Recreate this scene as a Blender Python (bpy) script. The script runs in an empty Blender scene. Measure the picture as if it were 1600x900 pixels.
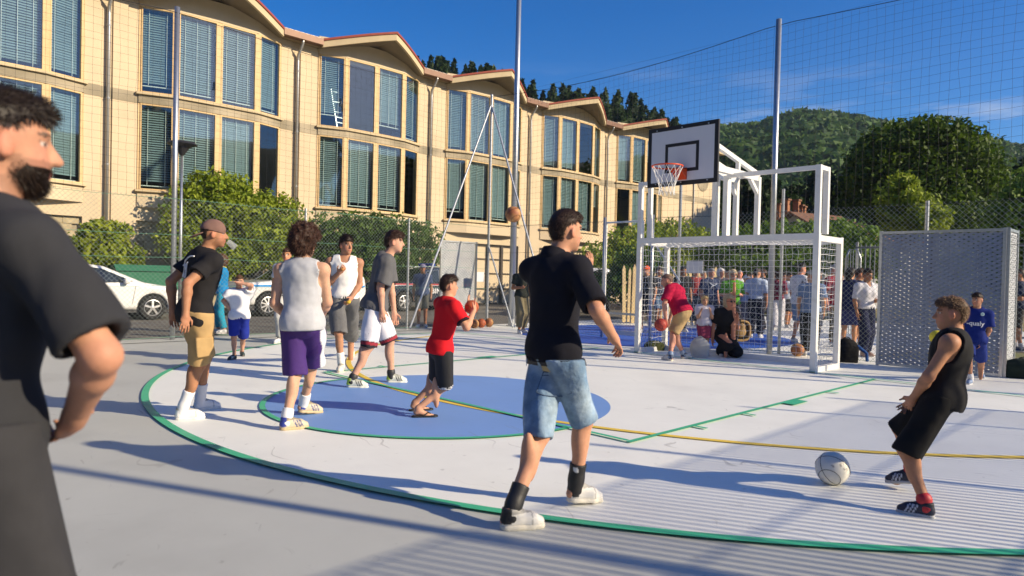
import bpy, bmesh, math, random
import numpy as np
from mathutils import Vector, Matrix
random.seed(7); rng = np.random.default_rng(7)
SC = bpy.context.scene; COL = SC.collection
# ------------------------------------------------------------------ camera
F_PX, CAMX, CAMY, CAMH, YAW, PITCH, ROLL = 1072.904, 5.745, -10.4292, 1.329, 0.79393, -0.01545, 0.02309
CAMO = np.array([CAMX, CAMY, CAMH])
_cy, _sy, _cp, _sp = math.cos(YAW), math.sin(YAW), math.cos(PITCH), math.sin(PITCH)
FW = np.array([-_sy*_cp, _cy*_cp, _sp]); _r = np.array([_cy, _sy, 0.0]); _u = np.cross(_r, FW)
RT = math.cos(ROLL)*_r+math.sin(ROLL)*_u; UP = -math.sin(ROLL)*_r+math.cos(ROLL)*_u
cam = bpy.data.cameras.new('camera'); camo = bpy.data.objects.new('camera', cam); COL.objects.link(camo)
camo.matrix_world = Matrix(((RT[0], UP[0], -FW[0], CAMX), (RT[1], UP[1], -FW[1], CAMY), (RT[2], UP[2], -FW[2], CAMH), (0, 0, 0, 1)))
cam.sensor_width = 36; cam.lens = F_PX/1600*36; cam.clip_start = 0.05; cam.clip_end = 5000
cam.dof.use_dof = True; cam.dof.focus_distance = 8.5; cam.dof.aperture_fstop = 2.6
SC.camera = camo
# ------------------------------------------------------------------ sky and sun
SUN_AZ, SUN_EL = math.radians(25.5), math.radians(25.0)
SUN = np.array([math.cos(SUN_AZ)*math.cos(SUN_EL), math.sin(SUN_AZ)*math.cos(SUN_EL), math.sin(SUN_EL)])
w = bpy.data.worlds.new('World'); SC.world = w; w.use_nodes = True
nt = w.node_tree; bg = nt.nodes['Background']
sky = nt.nodes.new('ShaderNodeTexSky'); sky.sky_type = 'NISHITA'; sky.sun_disc = False
sky.sun_elevation = SUN_EL; sky.sun_rotation = math.pi/2-SUN_AZ; sky.altitude = 400; sky.air_density = 1.0; sky.dust_density = 0.6; sky.ozone_density = 4.0
hs = nt.nodes.new('ShaderNodeHueSaturation'); hs.inputs['Saturation'].default_value = 1.4; hs.inputs['Hue'].default_value = .512; hs.inputs['Value'].default_value = 1.0
nt.links.new(sky.outputs[0], hs.inputs['Color']); tcw = nt.nodes.new('ShaderNodeTexCoord'); mpw = nt.nodes.new('ShaderNodeMapping'); mpw.inputs['Scale'].default_value = (1, 1, 5.5); mpw.inputs['Location'].default_value = (.35, .2, .17); mpw.inputs['Rotation'].default_value = (0, 0, -.284); nt.links.new(tcw.outputs['Generated'], mpw.inputs[0])
nzw = nt.nodes.new('ShaderNodeTexNoise'); nzw.inputs['Scale'].default_value = 3.2; nzw.inputs['Detail'].default_value = 7; nzw.inputs['Roughness'].default_value = .6; nt.links.new(mpw.outputs[0], nzw.inputs['Vector'])
mrw = nt.nodes.new('ShaderNodeMapRange'); mrw.inputs[1].default_value = .55; mrw.inputs[2].default_value = .74; mrw.inputs[4].default_value = .75; nt.links.new(nzw.outputs[0], mrw.inputs[0])
spw = nt.nodes.new('ShaderNodeSeparateXYZ'); nt.links.new(tcw.outputs['Generated'], spw.inputs[0])
fdw = nt.nodes.new('ShaderNodeMapRange'); fdw.inputs[1].default_value = .30; fdw.inputs[2].default_value = .18; nt.links.new(spw.outputs[2], fdw.inputs[0])
mmw = nt.nodes.new('ShaderNodeMath'); mmw.operation = 'MULTIPLY'; nt.links.new(mrw.outputs[0], mmw.inputs[0]); nt.links.new(fdw.outputs[0], mmw.inputs[1])
mxw = nt.nodes.new('ShaderNodeMix'); mxw.data_type = 'RGBA'; mxw.inputs[7].default_value = (5.2, 5.3, 5.6, 1); nt.links.new(mmw.outputs[0], mxw.inputs[0]); nt.links.new(hs.outputs[0], mxw.inputs[6]); nt.links.new(mxw.outputs[2], bg.inputs[0])
bg.inputs[1].default_value = 0.105
sl = bpy.data.lights.new('sun', 'SUN'); sl.energy = 5.0; sl.angle = math.radians(0.65); sl.color = (1.0, 0.84, 0.60)
so = bpy.data.objects.new('sun', sl); COL.objects.link(so); so.location = (30, 15, 30)
so.rotation_euler = Vector(SUN).to_track_quat('Z', 'Y').to_euler()
SC.view_settings.view_transform = 'Standard'; SC.view_settings.look = 'None'
SC.view_settings.exposure = 0.5; SC.view_settings.gamma = 1.0; SC.view_settings.use_curve_mapping = False
SC.render.engine = 'CYCLES'
# ------------------------------------------------------------------ pixel -> place
def ray(x, y): return FW+(x-800)/F_PX*RT-(y-450)/F_PX*UP
def P(x, y, d): return CAMO+ray(x, y)*d
def G(x, y, z=0.0):
    r = ray(x, y); return CAMO+r*((z-CAMH)/r[2])
def onX(x, y, X):
    r = ray(x, y); return CAMO+r*((X-CAMX)/r[0])
def onY(x, y, Y):
    r = ray(x, y); return CAMO+r*((Y-CAMY)/r[1])
def depth(p): return float((np.asarray(p)-CAMO)@FW)
def nrm(v): v = np.asarray(v, float); return v/max(1e-9, np.linalg.norm(v))
# ------------------------------------------------------------------ objects
WLOC = {}
def tag(o, label=None, cat=None, group=None, kind=None):
    if label: o['label'] = label
    if cat: o['category'] = cat
    if group: o['group'] = group
    if kind: o['kind'] = kind
    return o
def _link(o, parent, loc):
    COL.objects.link(o); WLOC[o.name] = np.array(loc, float)
    if parent is not None:
        o.parent = parent; o.location = np.array(loc)-WLOC[parent.name]
    else: o.location = loc
    return o
def empty(name, loc, label=None, cat=None, group=None, kind=None):
    o = bpy.data.objects.new(name, None); o.empty_display_size = 0.2
    _link(o, None, loc); return tag(o, label, cat, group, kind)
def mkmesh(name, V, F, mat, smooth=False, col=None):
    """V (n,3) array, F list of polygons or (m,4)/(m,3) array"""
    me = bpy.data.meshes.new(name); V = np.asarray(V, np.float32)
    if isinstance(F, np.ndarray):
        m, k = F.shape
        me.vertices.add(len(V)); me.vertices.foreach_set('co', V.ravel())
        me.loops.add(m*k); me.loops.foreach_set('vertex_index', F.astype(np.int32).ravel())
        me.polygons.add(m); me.polygons.foreach_set('loop_start', np.arange(0, m*k, k, dtype=np.int32))
        me.polygons.foreach_set('loop_total', np.full(m, k, np.int32))
        me.update(calc_edges=True)
    else:
        me.from_pydata(V.tolist(), [], F)
    me.polygons.foreach_set('use_smooth', np.full(len(me.polygons), smooth))
    if col is not None:
        a = me.color_attributes.new('Col', 'FLOAT_COLOR', 'POINT')
        c = np.ones((len(V), 4), np.float32); c[:, :3] = col; a.data.foreach_set('color', c.ravel())
    if mat: me.materials.append(mat)
    me.update(); return me
def mobj(name, V, F, mat, parent=None, loc=None, smooth=False, col=None, **t):
    """vertices are given in world space; loc is the object's own origin"""
    V = np.asarray(V, float)
    if loc is None: loc = WLOC[parent.name] if parent is not None else (0, 0, 0)
    me = mkmesh(name, V-np.array(loc), F, mat, smooth, col)
    o = bpy.data.objects.new(name, me); _link(o, parent, loc); return tag(o, **t)
def inst(name, me, parent, loc, rot=None, scale=None):
    o = bpy.data.objects.new(name, me); _link(o, parent, loc)
    if rot is not None: o.rotation_euler = rot
    if scale is not None: o.scale = scale
    return o
class MB:
    def __init__(s): s.V = []; s.F = []; s.n = 0
    def add(s, V, F):
        s.V.append(np.asarray(V, float)); s.F += [[i+s.n for i in f] for f in F]; s.n += len(V); return s
    def box(s, a, b, bev=0.0):
        a, b = np.minimum(a, b), np.maximum(a, b)
        x0, y0, z0 = a; x1, y1, z1 = b
        V = [(x0, y0, z0), (x1, y0, z0), (x1, y1, z0), (x0, y1, z0), (x0, y0, z1), (x1, y0, z1), (x1, y1, z1), (x0, y1, z1)]
        return s.add(V, [[0, 3, 2, 1], [4, 5, 6, 7], [0, 1, 5, 4], [1, 2, 6, 5], [2, 3, 7, 6], [3, 0, 4, 7]])
    def beam(s, a, b, w, h, up=(0, 0, 1)):
        """rectangular bar a->b, w across, h along up"""
        a = np.asarray(a, float); b = np.asarray(b, float); d = nrm(b-a); up = np.asarray(up, float)
        if abs(d@up) > 0.98: up = np.array([0, 1.0, 0])
        r = nrm(np.cross(d, up)); u = np.cross(r, d); r = r*w/2; u = u*h/2
        c = [-r-u, r-u, r+u, -r+u]
        V = [a+q for q in c]+[b+q for q in c]
        return s.add(V, [[0, 3, 2, 1], [4, 5, 6, 7], [0, 1, 5, 4], [1, 2, 6, 5], [2, 3, 7, 6], [3, 0, 4, 7]][:] if True else [])
    def tube(s, pts, r, n=8, cap=True):
        pts = np.asarray(pts, float); m = len(pts); r = np.broadcast_to(np.asarray(r, float), (m,))
        T = np.gradient(pts, axis=0); T /= np.maximum(1e-9, np.linalg.norm(T, axis=1))[:, None]
        ref = np.array([0, 0, 1.0]) if abs(T[0][2]) < 0.9 else np.array([1.0, 0, 0])
        A = np.cross(T, ref); A /= np.maximum(1e-9, np.linalg.norm(A, axis=1))[:, None]; B = np.cross(T, A)
        an = np.arange(n)*2*math.pi/n
        V = pts[:, None]+r[:, None, None]*(np.cos(an)[None, :, None]*A[:, None]+np.sin(an)[None, :, None]*B[:, None])
        F = [[i*n+j, (i+1)*n+j, (i+1)*n+(j+1) % n, i*n+(j+1) % n] for i in range(m-1) for j in range(n)]
        if cap: F += [list(range(n)), [(m-1)*n+j for j in range(n)][::-1]]
        return s.add(V.reshape(-1, 3), F)
    def prism(s, poly, ext):
        """poly: 3D polygon, extruded by vector ext"""
        p = np.asarray(poly, float); n = len(p); q = p+np.asarray(ext, float)
        return s.add(np.vstack([p, q]), [list(range(n))[::-1], [n+i for i in range(n)]]+[[i, (i+1) % n, n+(i+1) % n, n+i] for i in range(n)])
    def quad(s, *v): return s.add(v, [list(range(len(v)))])
    def lathe(s, prof, c, n=20, ax=None):
        """prof: (r,z) list, around local z through c (ax: 3x3 rows x,y,z)"""
        an = np.arange(n)*2*math.pi/n; V = []
        for r_, z_ in prof: V += [(r_*math.cos(a), r_*math.sin(a), z_) for a in an]
        V = np.array(V)
        if ax is not None: V = V@np.asarray(ax, float)
        m = len(prof)
        F = [[i*n+j, i*n+(j+1) % n, (i+1)*n+(j+1) % n, (i+1)*n+j] for i in range(m-1) for j in range(n)]
        F += [list(range(n))[::-1], [(m-1)*n+j for j in range(n)]]
        return s.add(V+np.asarray(c, float), F)
    def build(s, name, mat, parent=None, loc=None, smooth=False, **t):
        return mobj(name, np.vstack(s.V), s.F, mat, parent, loc, smooth, **t)
def wires(paths, r, n=3):
    """many thin tubes as arrays -> (V,F) ; every path a list of points"""
    Vs, Fs, o = [], [], 0
    an = np.arange(n)*2*math.pi/n+0.4
    for pts in paths:
        pts = np.asarray(pts, float); m = len(pts)
        T = np.gradient(pts, axis=0); T /= np.maximum(1e-9, np.linalg.norm(T, axis=1))[:, None]
        t0 = nrm(T.mean(0)+1e-6); ref = np.array([0, 0, 1.0]) if abs(t0[2]) < 0.8 else np.array([0.7, 0.7, 0])
        A = np.cross(T, ref); A /= np.maximum(1e-9, np.linalg.norm(A, axis=1))[:, None]; B = np.cross(T, A)
        V = pts[:, None]+r*(np.cos(an)[None, :, None]*A[:, None]+np.sin(an)[None, :, None]*B[:, None])
        i = np.arange(m-1)[:, None]*n+np.arange(n)[None]; i2 = np.arange(m-1)[:, None]*n+(np.arange(n)[None]+1) % n
        Fs.append(np.stack([i, i2, i2+n, i+n], -1).reshape(-1, 4)+o); Vs.append(V.reshape(-1, 3)); o += m*n
    return np.vstack(Vs), np.vstack(Fs)
# ------------------------------------------------------------------ materials
MATS = {}
def mat(name, color=(.5, .5, .5), rough=.6, metal=0.0, var=0.0, vscale=6.0, bump=0.0, bscale=40.0, attr=False, color2=None, cscale=3.0, cmix=(.4, .6),
        trans=0.0, sheen=0.0, sss=0.0, coat=0.0, spec=None, stretch=None, emit=None, bdist=0.01, translucent=0.0, alpha=None, bdetail=4):
    if name in MATS: return MATS[name]
    m = bpy.data.materials.new(name); m.use_nodes = True; N = m.node_tree.nodes; L = m.node_tree.links
    b = N['Principled BSDF']; b.inputs['Roughness'].default_value = rough; b.inputs['Metallic'].default_value = metal
    tc = N.new('ShaderNodeTexCoord'); src = tc.outputs['Object']
    if stretch:
        mp = N.new('ShaderNodeMapping'); mp.inputs['Scale'].default_value = stretch; L.new(src, mp.inputs[0]); src = mp.outputs[0]
    c = None
    if attr:
        a = N.new('ShaderNodeAttribute'); a.attribute_name = 'Col'; c = a.outputs['Color']
    else:
        rgb = N.new('ShaderNodeRGB'); rgb.outputs[0].default_value = (*color, 1); c = rgb.outputs[0]
    if color2 is not None:
        n = N.new('ShaderNodeTexNoise'); n.inputs['Scale'].default_value = cscale; n.inputs['Detail'].default_value = 5; L.new(src, n.inputs['Vector'])
        rp = N.new('ShaderNodeMapRange'); rp.inputs[1].default_value = cmix[0]; rp.inputs[2].default_value = cmix[1]; L.new(n.outputs[0], rp.inputs[0])
        mx = N.new('ShaderNodeMix'); mx.data_type = 'RGBA'; L.new(rp.outputs[0], mx.inputs[0]); L.new(c, mx.inputs[6]); mx.inputs[7].default_value = (*color2, 1); c = mx.outputs[2]
    if var > 0:
        n = N.new('ShaderNodeTexNoise'); n.inputs['Scale'].default_value = vscale; n.inputs['Detail'].default_value = 6; n.inputs['Roughness'].default_value = .65; L.new(src, n.inputs['Vector'])
        rp = N.new('ShaderNodeMapRange'); rp.inputs[1].default_value = .25; rp.inputs[2].default_value = .75; rp.inputs[3].default_value = 1-var; rp.inputs[4].default_value = 1+var; L.new(n.outputs[0], rp.inputs[0])
        mx = N.new('ShaderNodeVectorMath'); mx.operation = 'SCALE'; L.new(c, mx.inputs[0]); L.new(rp.outputs[0], mx.inputs['Scale']); c = mx.outputs[0]
    L.new(c, b.inputs['Base Color'])
    if bump > 0:
        n = N.new('ShaderNodeTexNoise'); n.inputs['Scale'].default_value = bscale; n.inputs['Detail'].default_value = bdetail; L.new(src, n.inputs['Vector'])
        bp = N.new('ShaderNodeBump'); bp.inputs['Strength'].default_value = bump; bp.inputs['Distance'].default_value = bdist; L.new(n.outputs[0], bp.inputs['Height']); L.new(bp.outputs[0], b.inputs['Normal'])
    if trans: b.inputs['Transmission Weight'].default_value = trans
    if sheen: b.inputs['Sheen Weight'].default_value = sheen
    if sss:
        b.inputs['Subsurface Weight'].default_value = sss; b.inputs['Subsurface Radius'].default_value = (.012, .004, .002); b.inputs['Subsurface Scale'].default_value = 1.0
    if coat: b.inputs['Coat Weight'].default_value = coat; b.inputs['Coat Roughness'].default_value = .05
    if spec is not None: b.inputs['Specular IOR Level'].default_value = spec
    if translucent > 0:
        t = N.new('ShaderNodeBsdfTranslucent'); L.new(c, t.inputs[0]); ms = N.new('ShaderNodeMixShader'); ms.inputs[0].default_value = translucent
        L.new(b.outputs[0], ms.inputs[1]); L.new(t.outputs[0], ms.inputs[2]); L.new(ms.outputs[0], N['Material Output'].inputs[0])
    m['n'] = 1; MATS[name] = m; return m
def cloth(color, rough=.9, name=None, bs=9.0, bump=.5):
    k = name or 'cloth_%02x%02x%02x' % tuple(int(max(0, min(1, c))*255) for c in color)
    return mat(k, color, rough, var=.10, vscale=9, bump=bump, bscale=bs, sheen=.0, bdist=.03, spec=.25, bdetail=1.2)
def glassmat(name, tint=(.75, .85, .88), refl=.12, rough=.02):
    """window glass: part mirror, part see-through"""
    if name in MATS: return MATS[name]
    m = bpy.data.materials.new(name); m.use_nodes = True; N = m.node_tree.nodes; L = m.node_tree.links; N.remove(N['Principled BSDF'])
    g = N.new('ShaderNodeBsdfGlossy'); g.inputs['Roughness'].default_value = rough; g.inputs[0].default_value = (.9, .95, 1, 1)
    t = N.new('ShaderNodeBsdfTransparent'); t.inputs[0].default_value = (*tint, 1)
    f = N.new('ShaderNodeLayerWeight'); f.inputs[0].default_value = .5
    pw = N.new('ShaderNodeMath'); pw.operation = 'POWER'; pw.inputs[1].default_value = 5; L.new(f.outputs['Facing'], pw.inputs[0])
    a = N.new('ShaderNodeMath'); a.operation = 'ADD'; a.use_clamp = True; a.inputs[1].default_value = refl+.04; L.new(pw.outputs[0], a.inputs[0])
    tc = N.new('ShaderNodeTexCoord'); n = N.new('ShaderNodeTexNoise'); n.inputs['Scale'].default_value = .8; n.inputs['Detail'].default_value = 1; L.new(tc.outputs['Object'], n.inputs['Vector'])
    bp = N.new('ShaderNodeBump'); bp.inputs['Strength'].default_value = .03; bp.inputs['Distance'].default_value = .05; L.new(n.outputs[0], bp.inputs['Height']); L.new(bp.outputs[0], g.inputs['Normal'])
    ms = N.new('ShaderNodeMixShader'); L.new(a.outputs[0], ms.inputs[0]); L.new(t.outputs[0], ms.inputs[1]); L.new(g.outputs[0], ms.inputs[2]); L.new(ms.outputs[0], N['Material Output'].inputs[0])
    MATS[name] = m; return m
def clearmat(name):
    m = bpy.data.materials.new(name); m.use_nodes = True; N = m.node_tree.nodes; L = m.node_tree.links; N.remove(N['Principled BSDF'])
    t = N.new('ShaderNodeBsdfTransparent'); d = N.new('ShaderNodeBsdfDiffuse'); d.inputs[0].default_value = (.8, .82, .84, 1); ms = N.new('ShaderNodeMixShader'); ms.inputs[0].default_value = .22
    L.new(t.outputs[0], ms.inputs[1]); L.new(d.outputs[0], ms.inputs[2]); L.new(ms.outputs[0], N['Material Output'].inputs[0]); return m
# ------------------------------------------------------------------ distance-field modelling (numpy surface nets)
def sd_cone(p, a, b, ra, rb):
    ab = b-a; L2 = max(1e-9, float(ab@ab)); q = p-a
    t = np.clip((q@ab)/L2, 0, 1); q = q-t[:, None]*ab
    return np.sqrt(np.einsum('ij,ij->i', q, q))-(ra+(rb-ra)*t)
def sd_ell(p, c, R, r):
    q = (p-c)@R.T; k0 = np.linalg.norm(q/r, axis=1); k1 = np.linalg.norm(q/(r*r), axis=1)
    return np.where(k1 > 1e-6, k0*(k0-1)/np.maximum(k1, 1e-6), -float(np.min(r)))
def sd_box(p, c, R, h, rd):
    q = np.abs((p-c)@R.T)-(h-rd); return np.linalg.norm(np.maximum(q, 0), axis=1)+np.minimum(q.max(1), 0)-rd
def smin(a, b, k):
    if k <= 0: return np.minimum(a, b)
    h = np.clip(.5+.5*(b-a)/k, 0, 1); return b*(1-h)+a*h-k*h*(1-h)
def cone(a, b, ra, rb, k=.02): return ('c', np.asarray(a, float), np.asarray(b, float), ra, rb, k)
def ccone(a, b, ra, rb, k=.02, n=None):
    a = np.asarray(a, float); b = np.asarray(b, float); return ('k', a, b, ra, rb, k, nrm(b-a) if n is None else nrm(n))
def ell(c, R, r, k=.02): return ('e', np.asarray(c, float), np.asarray(R, float), np.asarray(r, float), k)
def rbox(c, R, h, rd, k=.02): return ('b', np.asarray(c, float), np.asarray(R, float), np.asarray(h, float), rd, k)
def pr_eval(pr, p):
    t = pr[0]
    if t == 'c': return sd_cone(p, *pr[1:5])
    if t == 'k': return np.maximum(sd_cone(p, pr[1], pr[2]+pr[6]*pr[4], pr[3], pr[4]), (p-pr[2])@pr[6])
    if t == 'e': return sd_ell(p, *pr[1:4])
    return sd_box(p, *pr[1:5])
def pr_k(pr): return pr[4] if pr[0] == 'e' else pr[5]
def pr_bounds(pr):
    if pr[0] in 'ck':
        r = max(pr[3], pr[4])*1.5+.01; return np.minimum(pr[1], pr[2])-r, np.maximum(pr[1], pr[2])+r
    r = float(np.linalg.norm(pr[3])) if pr[0] == 'b' else float(np.max(pr[3])); return pr[1]-r, pr[1]+r
def sdf_all(prims, p):
    d = None
    for pr in prims:
        e = pr_eval(pr, p); d = e if d is None else smin(d, e, pr_k(pr))
    return d
def sdf_mesh(prims, h, post=None, pad=.03):
    bl = [pr_bounds(q) for q in prims]; lo = np.min([b[0] for b in bl], 0)-pad; hi = np.max([b[1] for b in bl], 0)+pad
    B = 8; nb = np.ceil((hi-lo)/(h*B)).astype(int)+1; n = nb*B
    bi = np.stack(np.meshgrid(*[np.arange(k) for k in nb], indexing='ij'), -1).reshape(-1, 3)
    cen = lo+(bi*B+(B-1)/2)*h; hd = h*B*.5*1.7321
    D = np.stack([pr_eval(q, cen) for q in prims], 0); ks = np.array([pr_k(q) for q in prims])
    dm = D[0]
    for i in range(1, len(prims)): dm = smin(dm, D[i], ks[i])
    dc = post(cen, dm) if post else dm
    act = np.abs(dc) < hd*1.35+.012
    G_ = np.full(tuple(n), 1.0, np.float32)
    Gv = G_.reshape(nb[0], B, nb[1], B, nb[2], B)
    neg = dc < 0
    bb = bi[neg]; Gv[bb[:, 0], :, bb[:, 1], :, bb[:, 2], :] = -1.0
    ai = np.nonzero(act)[0]; na = len(ai)
    lc = np.stack(np.meshgrid(np.arange(B), np.arange(B), np.arange(B), indexing='ij'), -1).reshape(-1, 3)*h
    base = lo+bi[ai]*B*h
    dist = np.full((na, B**3), 9.0)
    dmin = D[:, ai].min(0)
    for i, q in enumerate(prims):
        rel = np.nonzero(D[i, ai] < dmin+2*hd+ks[i]*1.5)[0]
        if len(rel) == 0: continue
        pts = (base[rel][:, None]+lc[None]).reshape(-1, 3)
        e = pr_eval(q, pts).reshape(len(rel), -1)
        dist[rel] = smin(dist[rel], e, ks[i]) if ks[i] > 0 else np.minimum(dist[rel], e)
    if post is not None: dist = post((base[:, None]+lc[None]).reshape(-1, 3), dist.ravel()).reshape(na, -1)
    b3 = bi[ai]; Gv[b3[:, 0], :, b3[:, 1], :, b3[:, 2], :] = dist.reshape(na, B, B, B)
    s = G_ < 0
    cnt = np.zeros(tuple(n-1), np.int8)
    for dx in (0, 1):
        for dy in (0, 1):
            for dz in (0, 1): cnt += s[dx:n[0]-1+dx, dy:n[1]-1+dy, dz:n[2]-1+dz]
    ce = np.argwhere((cnt > 0) & (cnt < 8))
    idx = np.full(tuple(n-1), -1, np.int32); idx[tuple(ce.T)] = np.arange(len(ce))
    cor = np.array([(x, y, z) for x in (0, 1) for y in (0, 1) for z in (0, 1)])
    val = np.stack([G_[tuple((ce+c).T)] for c in cor], 1)
    acc = np.zeros((len(ce), 3)); num = np.zeros(len(ce))
    for i in range(8):
        for j in range(i+1, 8):
            if np.abs(cor[i]-cor[j]).sum() != 1: continue
            a, b = val[:, i], val[:, j]; m = (a < 0) != (b < 0)
            t = a/np.where(m, a-b, 1); acc += np.where(m[:, None], cor[i]+t[:, None]*(cor[j]-cor[i]), 0); num += m
    V = lo+h*(ce+acc/np.maximum(num, 1)[:, None])
    Fs = []
    for ax in range(3):
        e1 = np.zeros(3, int); e1[ax] = 1; b, c = [(1, 2), (2, 0), (0, 1)][ax]
        sl0 = [slice(0, n[k]-1) for k in range(3)]; sl1 = [slice(0, n[k]-1) for k in range(3)]; sl1[ax] = slice(1, n[ax])
        A0, A1 = s[tuple(sl0)], s[tuple(sl1)]; ed = np.argwhere(A0 != A1); ed = ed[(ed[:, b] > 0) & (ed[:, c] > 0)]
        eb = np.zeros(3, int); eb[b] = 1; ec = np.zeros(3, int); ec[c] = 1
        q = np.stack([idx[tuple((ed-eb-ec).T)], idx[tuple((ed-ec).T)], idx[tuple(ed.T)], idx[tuple((ed-eb).T)]], 1)
        fl = A0[tuple(ed.T)]; q[~fl] = q[~fl][:, ::-1]; Fs.append(q[(q >= 0).all(1)])
    return V, np.vstack(Fs)
def wob(seed, freq, stretch=(1, 1, 1), n=5):
    r = np.random.default_rng(seed); k = r.normal(size=(n, 3)); k /= np.linalg.norm(k, axis=1)[:, None]; k = k*freq*r.uniform(.6, 1.5, (n, 1))*np.array(stretch); ph = r.uniform(0, 6.28, n)
    return lambda p: np.sin(p@k.T+ph).mean(1)
def text_mesh(s, size=1.0, bold=False, space=1.0):
    """flat lettering: triangles in the xy plane, centred"""
    cu = bpy.data.curves.new('t', 'FONT'); cu.body = s; cu.size = size; cu.align_x = 'CENTER'; cu.align_y = 'CENTER'; cu.resolution_u = 3; cu.space_character = space
    if bold: cu.offset = size*.02
    o = bpy.data.objects.new('t', cu); COL.objects.link(o); dg = bpy.context.evaluated_depsgraph_get()
    me = o.evaluated_get(dg).to_mesh(); V = np.array([v.co[:] for v in me.vertices]); F = [list(p.vertices) for p in me.polygons]
    bpy.data.objects.remove(o); bpy.data.curves.remove(cu)
    return V, F
# ================================================================== SETTING
def floor_mat(name, col, dark, scuff=.35):
    m = mat(name, col, .55, var=.05, vscale=1.3, bump=.06, bscale=90, color2=dark, cscale=.9, cmix=(.52, .95), bdist=.004)
    if not m.get('done'):
        N, L = m.node_tree.nodes, m.node_tree.links; b = N['Principled BSDF']; src = b.inputs['Base Color'].links[0].from_socket
        tc = N.new('ShaderNodeTexCoord'); mp = N.new('ShaderNodeMapping'); mp.inputs['Scale'].default_value = (1.0, 9.0, 1); mp.inputs['Rotation'].default_value = (0, 0, .5)
        n0 = N.new('ShaderNodeTexNoise'); n0.inputs['Scale'].default_value = 1.4; L.new(tc.outputs['Object'], n0.inputs['Vector'])
        mxv = N.new('ShaderNodeVectorMath'); mxv.operation = 'MULTIPLY_ADD'; mxv.inputs[1].default_value = (1.5, 1.5, 0); L.new(n0.outputs['Color'], mxv.inputs[0]); L.new(tc.outputs['Object'], mxv.inputs[2])
        L.new(mxv.outputs[0], mp.inputs[0])
        n = N.new('ShaderNodeTexNoise'); n.inputs['Scale'].default_value = 1.7; n.inputs['Detail'].default_value = 3; L.new(mp.outputs[0], n.inputs['Vector'])
        r = N.new('ShaderNodeMapRange'); r.inputs[1].default_value = .66; r.inputs[2].default_value = .74; r.inputs[3].default_value = 0; r.inputs[4].default_value = scuff; L.new(n.outputs[0], r.inputs[0])
        n2 = N.new('ShaderNodeTexNoise'); n2.inputs['Scale'].default_value = 14; n2.inputs['Detail'].default_value = 2; L.new(tc.outputs['Object'], n2.inputs['Vector'])
        r2 = N.new('ShaderNodeMapRange'); r2.inputs[1].default_value = .70; r2.inputs[2].default_value = .76; r2.inputs[3].default_value = 0; r2.inputs[4].default_value = scuff*.7; L.new(n2.outputs[0], r2.inputs[0])
        ad = N.new('ShaderNodeMath'); ad.operation = 'MAXIMUM'; L.new(r.outputs[0], ad.inputs[0]); L.new(r2.outputs[0], ad.inputs[1])
        mx = N.new('ShaderNodeMix'); mx.data_type = 'RGBA'; L.new(ad.outputs[0], mx.inputs[0]); L.new(src, mx.inputs[6]); mx.inputs[7].default_value = (.13, .12, .11, 1)
        L.new(mx.outputs[2], b.inputs['Base Color']); m['done'] = 1
    return m
M_GREY = floor_mat('grey_court_paint', (.475, .485, .45), (.345, .35, .325), .45)
M_WHITE = floor_mat('white_court_paint', (.84, .845, .785), (.70, .70, .655), .4)
M_BLUE = floor_mat('blue_court_paint', (.17, .32, .66), (.145, .28, .58), .3)
M_DBLUE = floor_mat('deep_blue_court_paint', (.03, .11, .50), (.025, .09, .42), .25)
M_GREEN = mat('green_line_paint', (.05, .46, .24), .5, var=.10, vscale=7)
M_YELL = mat('yellow_line_paint', (.85, .60, .07), .5, var=.10, vscale=7)
M_ASPH = mat('asphalt', (.115, .105, .09), .85, var=.25, vscale=3, bump=.4, bscale=60, color2=(.16, .145, .12), cscale=.6)
M_EARTH = mat('dry_earth', (.33, .25, .13), .95, var=.25, vscale=2.5, bump=.5, bscale=30, color2=(.16, .17, .05), cscale=1.2)
M_GRASS = mat('rough_grass', (.09, .12, .03), .95, var=.3, vscale=.6, bump=.6, bscale=8)
M_GALV = mat('galvanised_steel', (.50, .52, .54), .38, .85, var=.14, vscale=25, bump=.05, bscale=80)
M_WPOW = mat('white_powder_coat', (.80, .80, .77), .4, var=.06, vscale=4, color2=(.60, .58, .52), cscale=6, cmix=(.60, .85))
M_BLACK = mat('black_rubber_edge', (.012, .012, .014), .5)
def sheet(name, pts, z, m, parent=None, **t):
    V = [(x, y, z) for x, y in pts]; return mobj(name, V, [list(range(len(V)))], m, parent, **t)
def band(name, pts, wd, z, m, parent):
    """painted line of width wd along a polyline"""
    p = np.array(pts, float); T = np.gradient(p, axis=0); T /= np.linalg.norm(T, axis=1)[:, None]; Nn = np.stack([-T[:, 1], T[:, 0]], 1)*wd/2
    V = np.vstack([np.c_[p+Nn, np.full(len(p), z)], np.c_[p-Nn, np.full(len(p), z)]]); n = len(p)
    return mobj(name, V, [[n+i, n+i+1, i+1, i] for i in range(n-1)], m, parent)
def arc(c, r, a0, a1, n): return [(c[0]+r*math.cos(a), c[1]+r*math.sin(a)) for a in np.radians(np.linspace(a0, a1, n))]
g = sheet('ground', [(-1500, -1500), (1500, -1500), (1500, 1500), (-1500, 1500)], -.10, M_GRASS, kind='structure')
pk = sheet('parking_lot', [(-18.9, -60), (-8.36, -60), (-8.36, 75), (-18.9, 75)], -.02, M_ASPH, kind='structure')
sheet('dry_ground', [(-8.3, 16.1), (40, 16.1), (40, 60), (-8.3, 60)], -.04, M_EARTH, kind='structure')
court = MB().box((-8.34, -24, -.25), (9.2, 16, 0)).build('court_floor', M_GREY, kind='structure')
Y3, R3 = -1.45, 6.98; xs = 6.72; ys = Y3-math.sqrt(R3**2-xs**2); a3 = math.degrees(math.atan2(ys-Y3, xs))
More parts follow.
